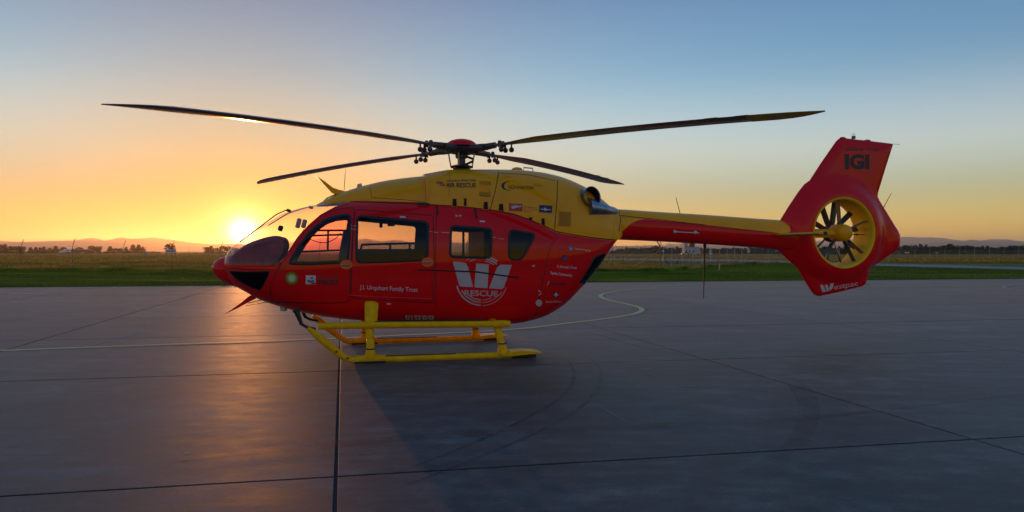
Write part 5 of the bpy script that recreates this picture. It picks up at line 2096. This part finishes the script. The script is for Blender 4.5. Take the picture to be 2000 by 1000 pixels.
# ---- boom fittings: aerials
for u in (1317, 1357):
    h = hit(u, 452.5 if u < 1340 else 454, ('boom',))
    MB().sphere(h[0] + h[1] * .02, .032, 12, 8).obj('aerial_insulator', M['white'], heli)
h0, h1 = hit(1315, 452, ('boom',)), hit(1363, 454.6, ('boom',))
MB().tube([h0[0] + h0[1] * .04, h1[0] + h1[1] * .04], .009, 8).obj('wire_aerial', M['white'], heli)
MB().tube([P(1333, 434, -.05), P(1331, 428, -.05), P(1320, 385, -.05)], [.012, .008, .005], 6).obj('whip_aerial', M['black'], heli)
q0, q1 = P(1376.5, 476, 0), P(1374, 583, 0)
MB().tube([q0 + Vector((0, 0, .1)), q0 - Vector((0, 0, .05)), q0 - Vector((0, 0, .08)), q1], [.03, .03, .014, .008], 8).obj('whip_aerial', M['black'], heli)
q0 = P(1350, 476.5, 0)
MB().box(q0 + Vector((0, 0, .02)), (.10, .08, .14)).obj('boom_fitting', M['post'], heli, bevel=.01)
MB().tube([P(1722, 412), P(1741, 377)], [.008, .004], 6).obj('tail_aerial', M['black'], heli)
MB().tube([P(1738, 281), P(1757, 282)], .004, 5).obj('static_wick', M['black'], heli)
MB().tube([P(1691, 555.5), P(1699, 556)], .004, 5).obj('static_wick', M['black'], heli)
q0 = P(1667, 271)
bb = MB().tube([q0, q0 + Vector((0, 0, .05))], .038, 12).obj('tail_beacon', M['dark_metal'], heli)
MB().lathe([(.034, .05), (.034, .085), (.02, .105), (.001, .11)], q0, 'Z', 12, False).obj('beacon_lens', M['lamp_glass'], bb)
for u in (1646, 1694):
    q0 = P(u, 270 if u < 1660 else 275)
    MB().sphere(q0, .05, 10, 6, (1.4, .8, .5)).obj('fin_cap', M['red'], heli)

# ---- skids
for s in (-1, 1):
    y0 = -1.12
    tube_px = [(601, 641), (622, 658), (650, 681), (672, 697), (690, 704.5), (712, 705), (740, 703.5), (850, 699), (960, 694.5), (1000, 692)]
    pts = [P(u, v, y0) for u, v in tube_px]
    pts = [Vector((p.x, s * (1.12 - (.10 * max(0, (-1.9 - p.x)) if p.x < -1.9 else 0)), max(p.z, .052))) for p in pts]
    c_ = [Vector(p) for p in curve([tuple(p) for p in pts], 6)]
    rad = [.030 if i < 8 else .048 for i in range(len(c_))]
    sk = MB().tube(c_, rad, 16).obj('skid', M['skid_yellow'], heli)
    # flattened toe
    MB().tube([c_[i] for i in (0, 4, 9, 15)], [.026, .050, .062, .052], 12, flat=.55).obj('toe', M['skid_yellow'], sk)
    for u, v in ((657, 686), (679, 699)):
        p = P(u, v, y0)
        MB().sphere((p.x, s * (1.12 + .05), p.z), .016, 8, 6).obj('bolt', M['black'], sk)
    xa, xb = P(700, 700, y0).x, P(745, 700, y0).x
    MB().box(((xa + xb) / 2, s * 1.12, .018), (xb - xa + .12, .10, .030)).obj('wear_shoe', M['black'], sk, bevel=.008)
    MB().tube([(xa - .03, s * 1.12, .062), (xb + .06, s * 1.12, .062)], .056, 14).obj('clamp', M['skid_yellow'], sk)
    xc, xd = P(745, 700, y0).x, P(890, 698, y0).x
    MB().box(((xc + xd) / 2, s * 1.12, .098), (xd - xc, .05, .012)).obj('grip_tape', M['rubber'], sk)
    xe, xf = P(990, 690, y0).x, P(1050, 688, y0).x
    MB().prism([(xe - .10, .06), (xe + .04, .115), (xe + .25, .125), (xf - .05, .11), (xf + .04, .088), (xf - .05, .078), (xe, .05)], -.17, .17, Matrix.Translation((0, s * 1.12, 0))).obj('heel_plate', M['skid_yellow'], sk, smooth=False, bevel=.006)
    MB().box(((xe + xf) / 2 + .02, s * 1.12, .028), (xf - xe - .1, .09, .045)).obj('wear_shoe', M['black'], sk, bevel=.01)
    # cross tubes: front one under a streamlined fairing, rear one bare
    xt = P(723, 660, -1.05).x
    leg = [Vector((xt, s * 1.12, .07)), Vector((xt, s * 1.115, .22)), Vector((xt - .005, s * 1.06, .40)), Vector((xt - .01, s * .95, .55)), Vector((xt - .01, s * .70, .62)), Vector((xt - .01, 0, .63))]
    lg = MB().tube([Vector(p) for p in curve([tuple(p) for p in leg], 5)], .062, 16).obj('cross_tube', M['skid_yellow'], heli)
    MB().lathe([(.075, 0), (.075, .07), (.064, .12)], (xt, s * 1.12, .075), 'Z', 16, False).obj('collar', M['skid_yellow'], lg)
    MB().lathe([(.066, 0), (.070, .01), (.066, .02)], (xt, s * 1.117, .20), 'Z', 16, False).obj('clamp_ring', M['rubber'], lg)
    fr = []
    for v, wl_, wr_, yy in ((637, 9, 10, -1.03), (620, 12, 12.5, -1.00), (600, 12.5, 14, -.96), (592, 12, 14, -.93), (588.5, 10, 6, -.90)):
        a, b_ = P(725 - wl_, v, yy), P(725 + wr_, v, yy)
        fr.append([Vector((a.x, s * abs(yy), a.z)), Vector(((a.x * 2 + b_.x) / 3, s * (abs(yy) + .05), a.z)), Vector(((a.x + 2 * b_.x) / 3, s * (abs(yy) + .05), a.z)), Vector((b_.x, s * abs(yy), b_.z)), Vector((b_.x, s * (abs(yy) - .16), b_.z)), Vector((a.x, s * (abs(yy) - .16), a.z))])
    V = [p for r_ in fr for p in r_]
    F_ = [(i * 6 + q, i * 6 + (q + 1) % 6, (i + 1) * 6 + (q + 1) % 6, (i + 1) * 6 + q) for i in range(4) for q in range(6)] + [tuple(range(6)), tuple(24 + q for q in range(6))]
    MB().add(V, F_).obj('cross_tube_fairing', M['skid_yellow'], heli, smooth=False, bevel=.008)
    xr = P(978, 660, -1.08).x
    leg = [Vector((xr + .02, s * 1.12, .07)), Vector((xr + .01, s * 1.11, .2)), Vector((xr - .03, s * 1.05, .40)), Vector((xr - .04, s * .92, .50)), Vector((xr - .04, s * .6, .52)), Vector((xr - .04, 0, .52))]
    lg = MB().tube([Vector(p) for p in curve([tuple(p) for p in leg], 5)], .058, 16).obj('cross_tube', M['skid_yellow'], heli)
    MB().lathe([(.085, 0), (.080, .05), (.062, .13)], (xr + .02, s * 1.12, .07), 'Z', 16, False).obj('collar', M['skid_yellow'], lg)
    MB().lathe([(.062, 0), (.068, .01), (.062, .02)], (xr + .01, s * 1.105, .22), 'Z', 16, False).obj('clamp_ring', M['rubber'], lg)
    # the step rail on top
    ra, rb = P(622, 637, -1.05), P(995, 632, -1.05)
    rl = MB().tube([(ra.x, s * 1.05, ra.z), (xt, s * 1.075, ra.z), (xr, s * 1.08, rb.z), (rb.x, s * 1.08, rb.z)], .050, 16).obj('step_rail', M['skid_yellow'], heli)
    MB().box(((xt + .15 + .2) / 2 - .05, s * 1.07, ra.z + .052), (abs(xt) + .1, .045, .012)).obj('grip_tape', M['rubber'], rl)
    MB().lathe([(.058, 0), (.058, .20)], (rb.x - .26, s * 1.08, rb.z), 'X', 16).obj('clamp', M['skid_yellow'], rl)
    for xx in (xt - .32, xt + .28):
        MB().lathe([(.054, 0), (.054, .02)], (xx, s * 1.07, ra.z), 'X', 14).obj('clamp', M['skid_yellow'], rl)

# ---- cabin: panel, seats, rails, stretcher
pan = [(-3.64, 1.46), (-3.56, 1.62), (-3.36, 1.775), (-3.05, 1.88), (-2.88, 1.885), (-2.80, 1.82), (-2.86, 1.62), (-2.98, 1.45), (-3.02, 1.12), (-3.42, 1.20)]
pan = [tuple(p) for p in curve(pan, 4, True)]
rows = []
for fy, sc in ((-.98, .86), (-.82, .96), (-.4, 1), (.4, 1), (.82, .96), (.98, .86)):
    rows.append([Vector((x, fy * min(.60, float(fhw(x)) * .80), 1.3 + (z - 1.3) * (sc if z > 1.3 else 1))) for x, z in pan])
k_ = len(pan)
V = [p for r_ in rows for p in r_]
F_ = [(i * k_ + q, i * k_ + (q + 1) % k_, (i + 1) * k_ + (q + 1) % k_, (i + 1) * k_ + q) for i in range(5) for q in range(k_)] + [tuple(range(k_)), tuple(5 * k_ + q for q in range(k_))]
MB().add(V, F_).obj('instrument_panel', M['panel'], heli)
MB().box((-.75, 0, .80), (3.1, 1.36, .06)).obj('cabin_floor', M['interior'], heli)
MB().box((1.0, 0, 1.55), (.05, 1.5, 1.3)).obj('bulkhead', M['interior'], heli)
for y in (-.40, .40):
    e_ = MB().box((-2.16, y, 1.20), (.48, .46, .14), Matrix.Rotation(R(-6), 3, 'Y')).obj('crew_seat', M['seat'], heli, bevel=.04)
    MB().box((-1.94, y, 1.60), (.12, .44, .78), Matrix.Rotation(R(10), 3, 'Y')).obj('backrest', M['seat'], e_, bevel=.04)
    MB().box((-1.83, y, 2.07), (.09, .26, .16), Matrix.Rotation(R(10), 3, 'Y')).obj('headrest', M['seat'], e_, bevel=.03)
    MB().box((-1.98, y, .95), (.4, .36, .36)).obj('seat_base', M['interior'], e_)
    MB().tube([(-2.45, y, .82), (-2.42, y, 1.25), (-2.40, y, 1.36)], .018, 8).obj('control_stick', M['interior'], heli)
# equipment frame on the far side of the cockpit
fr = MB()
for pts in ([P(592, 450, .55), P(682, 450, .55)], [P(590, 461, .55), P(676, 458, .55)], [P(575, 492, .55), P(682, 488, .55)], [P(641, 450, .55), P(640, 490, .55)], [P(560, 505, .55), P(594, 450, .55)]):
    fr.tube(pts, .017, 8)
fr.obj('cockpit_frame', M['interior'], heli)
MB().tube([Vector(p) for p in curve([tuple(P(u, v, .5)) for u, v in ((596, 460), (612, 470), (635, 474), (655, 466), (665, 455))], 5)], .008, 6).obj('cable', M['interior'], heli)
# stretcher with rails in the cabin
sm = MB().box((-1.05, .25, 1.33), (1.75, .5, .72)).obj('stretcher', M['seat'], heli, bevel=.03)
MB().box((-.55, .25, 1.10), (.5, .42, .5)).obj('stretcher_base', M['interior'], sm)
MB().box((-1.45, .25, 1.10), (.5, .42, .5)).obj('stretcher_base', M['interior'], sm)
rl = MB()
for (a, b_) in (((706, 478), (812, 475)), ((706, 478), (703, 510)), ((762, 477), (762, 506)), ((800, 476), (800, 506)), ((700, 488), (704, 488)), ((703, 490), (800, 488))):
    rl.tube([P(*a, .1), P(*b_, .1)], .018, 8)
rl.obj('stretcher_rail', M['dark_metal'], heli)
for x, y, w in ((-.85, .45, .42), (-.35, .30, .3)):
    MB().box((x, y, 1.52), (w, .3, .30)).obj('medical_bag', M['seat'], heli, bevel=.05)
MB().box((.45, 0, 1.55), (.42, 1.45, 1.3)).obj('medical_cabinet', M['interior'], heli, bevel=.02)
MB().tube([P(905, 446, .2), P(905, 500, .2)], .02, 8).obj('cabin_post', M['interior'], heli)
_a, _b = P(923, 470, .5), P(951, 470, .5)
MB().box(((_a.x + _b.x) / 2, .5, 1.7), (_b.x - _a.x, .25, .9)).obj('medical_rack', M['interior'], heli, bevel=.02)
for u, v in ((744, 440), (764, 440)):
    p = P(u, v, .3)
    MB().box((p.x, .3, p.z + .02), (.12 if u > 750 else .05, .1, .07 if u > 750 else .12)).obj('cabin_lamp', M['interior'], heli, bevel=.01)
for u, v, l in ((583, 436, .16), (594, 437, .14), (548, 446, .09)):
    p = P(u, v, 0)
    MB().box((p.x, 0, p.z), (.07, .12, l), Matrix.Rotation(R(15), 3, 'Y')).obj('overhead_headset', M['post_pale'] if u > 560 else M['interior'], heli, bevel=.02)

# ---- main rotor
HZ = 3.36
MB().lathe([(.14, 2.98), (.15, 3.03), (.10, 3.05), (.066, 3.09), (.066, 3.20), (.10, 3.215), (.105, 3.26), (.085, 3.29)], (0, 0, 0), 'Z', 28).obj('rotor_mast', M['hub_metal'], heli)
sw = MB().lathe([(.07, 3.055), (.19, 3.05), (.20, 3.07), (.12, 3.095), (.07, 3.10)], (0, 0, 0), 'Z', 28, False).obj('swashplate', M['hub_metal'], heli)
MB().lathe([(.10, 3.27), (.22, 3.30), (.25, 3.36), (.22, 3.42), (.1, 3.44)], (0, 0, 0), 'Z', 28).obj('rotor_hub', M['hub_metal'], heli)
MB().lathe([(.265, 3.405), (.262, 3.425), (.235, 3.465), (.18, 3.50), (.10, 3.522), (.001, 3.53)], (0, 0, 0), 'Z', 36, False).obj('hub_cap', M['red'], heli)
MB().tube([(.06, -.05, 3.10), (.17, -.12, 3.15), (.17, -.12, 3.19), (.06, -.05, 3.24)], .020, 8).obj('scissor_link', M['hub_metal'], heli)


def blade_end(u, v, side_, near_):
    """Azimuth and height of a blade tip from its place in the photograph, for a rotor radius of 5.74 m."""
    d = lray(u, v)
    A = d.x ** 2 + d.y ** 2
    B = 2 * (EYE_L.x * d.x + EYE_L.y * d.y)
    C = EYE_L.x ** 2 + EYE_L.y ** 2 - 5.74 ** 2
    disc = max(0.0, B * B - 4 * A * C)
    t = (-B - math.sqrt(disc)) / (2 * A) if near_ else (-B + math.sqrt(disc)) / (2 * A)
    return EYE_L + d * t


TIPS = [blade_end(214, 199, 0, True), blade_end(1617, 220, 0, True), blade_end(491, 357.5, 0, False), blade_end(1206, 360.5, 0, False)]
for k, tp in enumerate(TIPS):
    az = math.atan2(tp.y, tp.x)
    dirv = Vector((math.cos(az), math.sin(az), 0))
    lat = Vector((-math.sin(az), math.cos(az), 0))
    L = 5.74
    z1 = tp.z
    z_of = lambda r_: HZ - .01 + (z1 - HZ) * (r_ / L) + .22 * (r_ / L) * (1 - r_ / L)
    rows = []
    stations = [.62, .78, .95, 1.05, 1.25, 1.6, 2.2, 2.9, 3.6, 4.3, 4.8, 5.1, 5.3, 5.45, 5.58, 5.67, 5.72, 5.74]
    for r_ in stations:
        if r_ < 1.0:
            ch, th, off = .10, .045, 0.0
        else:
            g_ = min(1, (r_ - 1.0) / .45)
            ch = .10 + .265 * g_
            th = .050 + .014 * g_
            off = -.045 * g_
            if r_ > 5.1:
                q = (r_ - 5.1) / .64
                ch *= max(.10, 1 - .9 * q ** 2.2)
                th *= 1 - .75 * q
                off -= .12 * q ** 2.0
        pit = -R(3.2 - 1.6 * r_ / L)
        row = []
        for j in range(14):
            b_ = 2 * math.pi * j / 14
            xc_ = .5 * math.cos(b_)
            c_ = xc_ * ch + off
            t_ = math.sin(b_) * th * .5 * (.35 + .65 * (xc_ + .5) ** .5 if r_ > 1.1 else 1)
            row.append(dirv * r_ + lat * (c_ * math.cos(pit) - t_ * math.sin(pit)) + Vector((0, 0, z_of(r_) + c_ * math.sin(pit) + t_ * math.cos(pit))))
        rows.append(row)
    n_ = len(rows)
    V = [p for r_ in rows for p in r_]
    F_ = [(i * 14 + q, (i + 1) * 14 + q, (i + 1) * 14 + (q + 1) % 14, i * 14 + (q + 1) % 14) for i in range(n_ - 1) for q in range(14)]
    F_ += [tuple(range(14))[::-1], tuple((n_ - 1) * 14 + q for q in range(14))]
    bl = MB().add(V, F_).obj('rotor_blade', M['blade'], heli)
    if k == 1:      # this blade carries a painted tip
        i0 = 10
        Vt = []
        for i in range(i0, n_):
            c_ = sum(rows[i], Vector()) / 14
            Vt += [c_ + (p - c_) * 1.04 + (p - c_).normalized() * .002 for p in rows[i]]
        m_ = n_ - i0
        Ft = [(i * 14 + q, (i + 1) * 14 + q, (i + 1) * 14 + (q + 1) % 14, i * 14 + (q + 1) % 14) for i in range(m_ - 1) for q in range(14)]
        MB().add(Vt, Ft).obj('tip_band', M['blade_tip'], bl)
    # trim tabs on the trailing edge
    for r_ in (4.35, 4.75):
        c_ = dirv * r_ + lat * -.225 + Vector((0, 0, z_of(r_) + .225 * math.sin(R(2.1))))
        MB().box(c_, (.18, .05, .005), Matrix.Rotation(az, 3, 'Z')).obj('trim_tab', M['dark_metal'], bl)
    # root: arm, cuff, pitch horn, dampers
    MB().box(dirv * .30 + Vector((0, 0, HZ)), (.42, .20, .09), Matrix.Rotation(az, 3, 'Z')).obj('hub_arm', M['hub_metal'], heli, bevel=.02)
    ck = MB().tube([dirv * .36 + Vector((0, 0, HZ)), dirv * .52 + Vector((0, 0, HZ)), dirv * .70 + Vector((0, 0, z_of(.7)))], [.062, .056, .050], 12).obj('blade_cuff', M['hub_metal'], heli)
    hp = dirv * .20 + lat * .10 + Vector((0, 0, HZ - .06))
    MB().tube([dirv * .36 + lat * .06 + Vector((0, 0, HZ - .02)), hp], .025, 8).obj('pitch_horn', M['hub_metal'], ck)
    MB().tube([hp, (hp.x * .82, hp.y * .82, 3.075)], .012, 8).obj('pitch_link', M['metal'], ck)
    for r_, dz in ((.86, -.085), (1.02, -.10)):
        for sy in ((-.06, .06) if r_ < .9 else (0.0,)):
            c_ = dirv * r_ + lat * sy + Vector((0, 0, z_of(r_)))
            dm = MB().tube([c_, c_ + Vector((0, 0, dz))], .014, 8)
            dm.sphere(c_ + Vector((0, 0, dz - .01)), .043, 14, 8)
            dm.obj('pendulum_damper', M['hub_metal'], ck)
    for sy in (-.045, .045):
        c_ = dirv * .82 + lat * sy + Vector((0, 0, z_of(.82)))
        MB().lathe([(.001, -.05), (.032, -.05), (.034, .035), (.022, .055), (.001, .057)], c_, 'Z', 12, False).obj('blade_bolt', M['hub_metal'], ck)
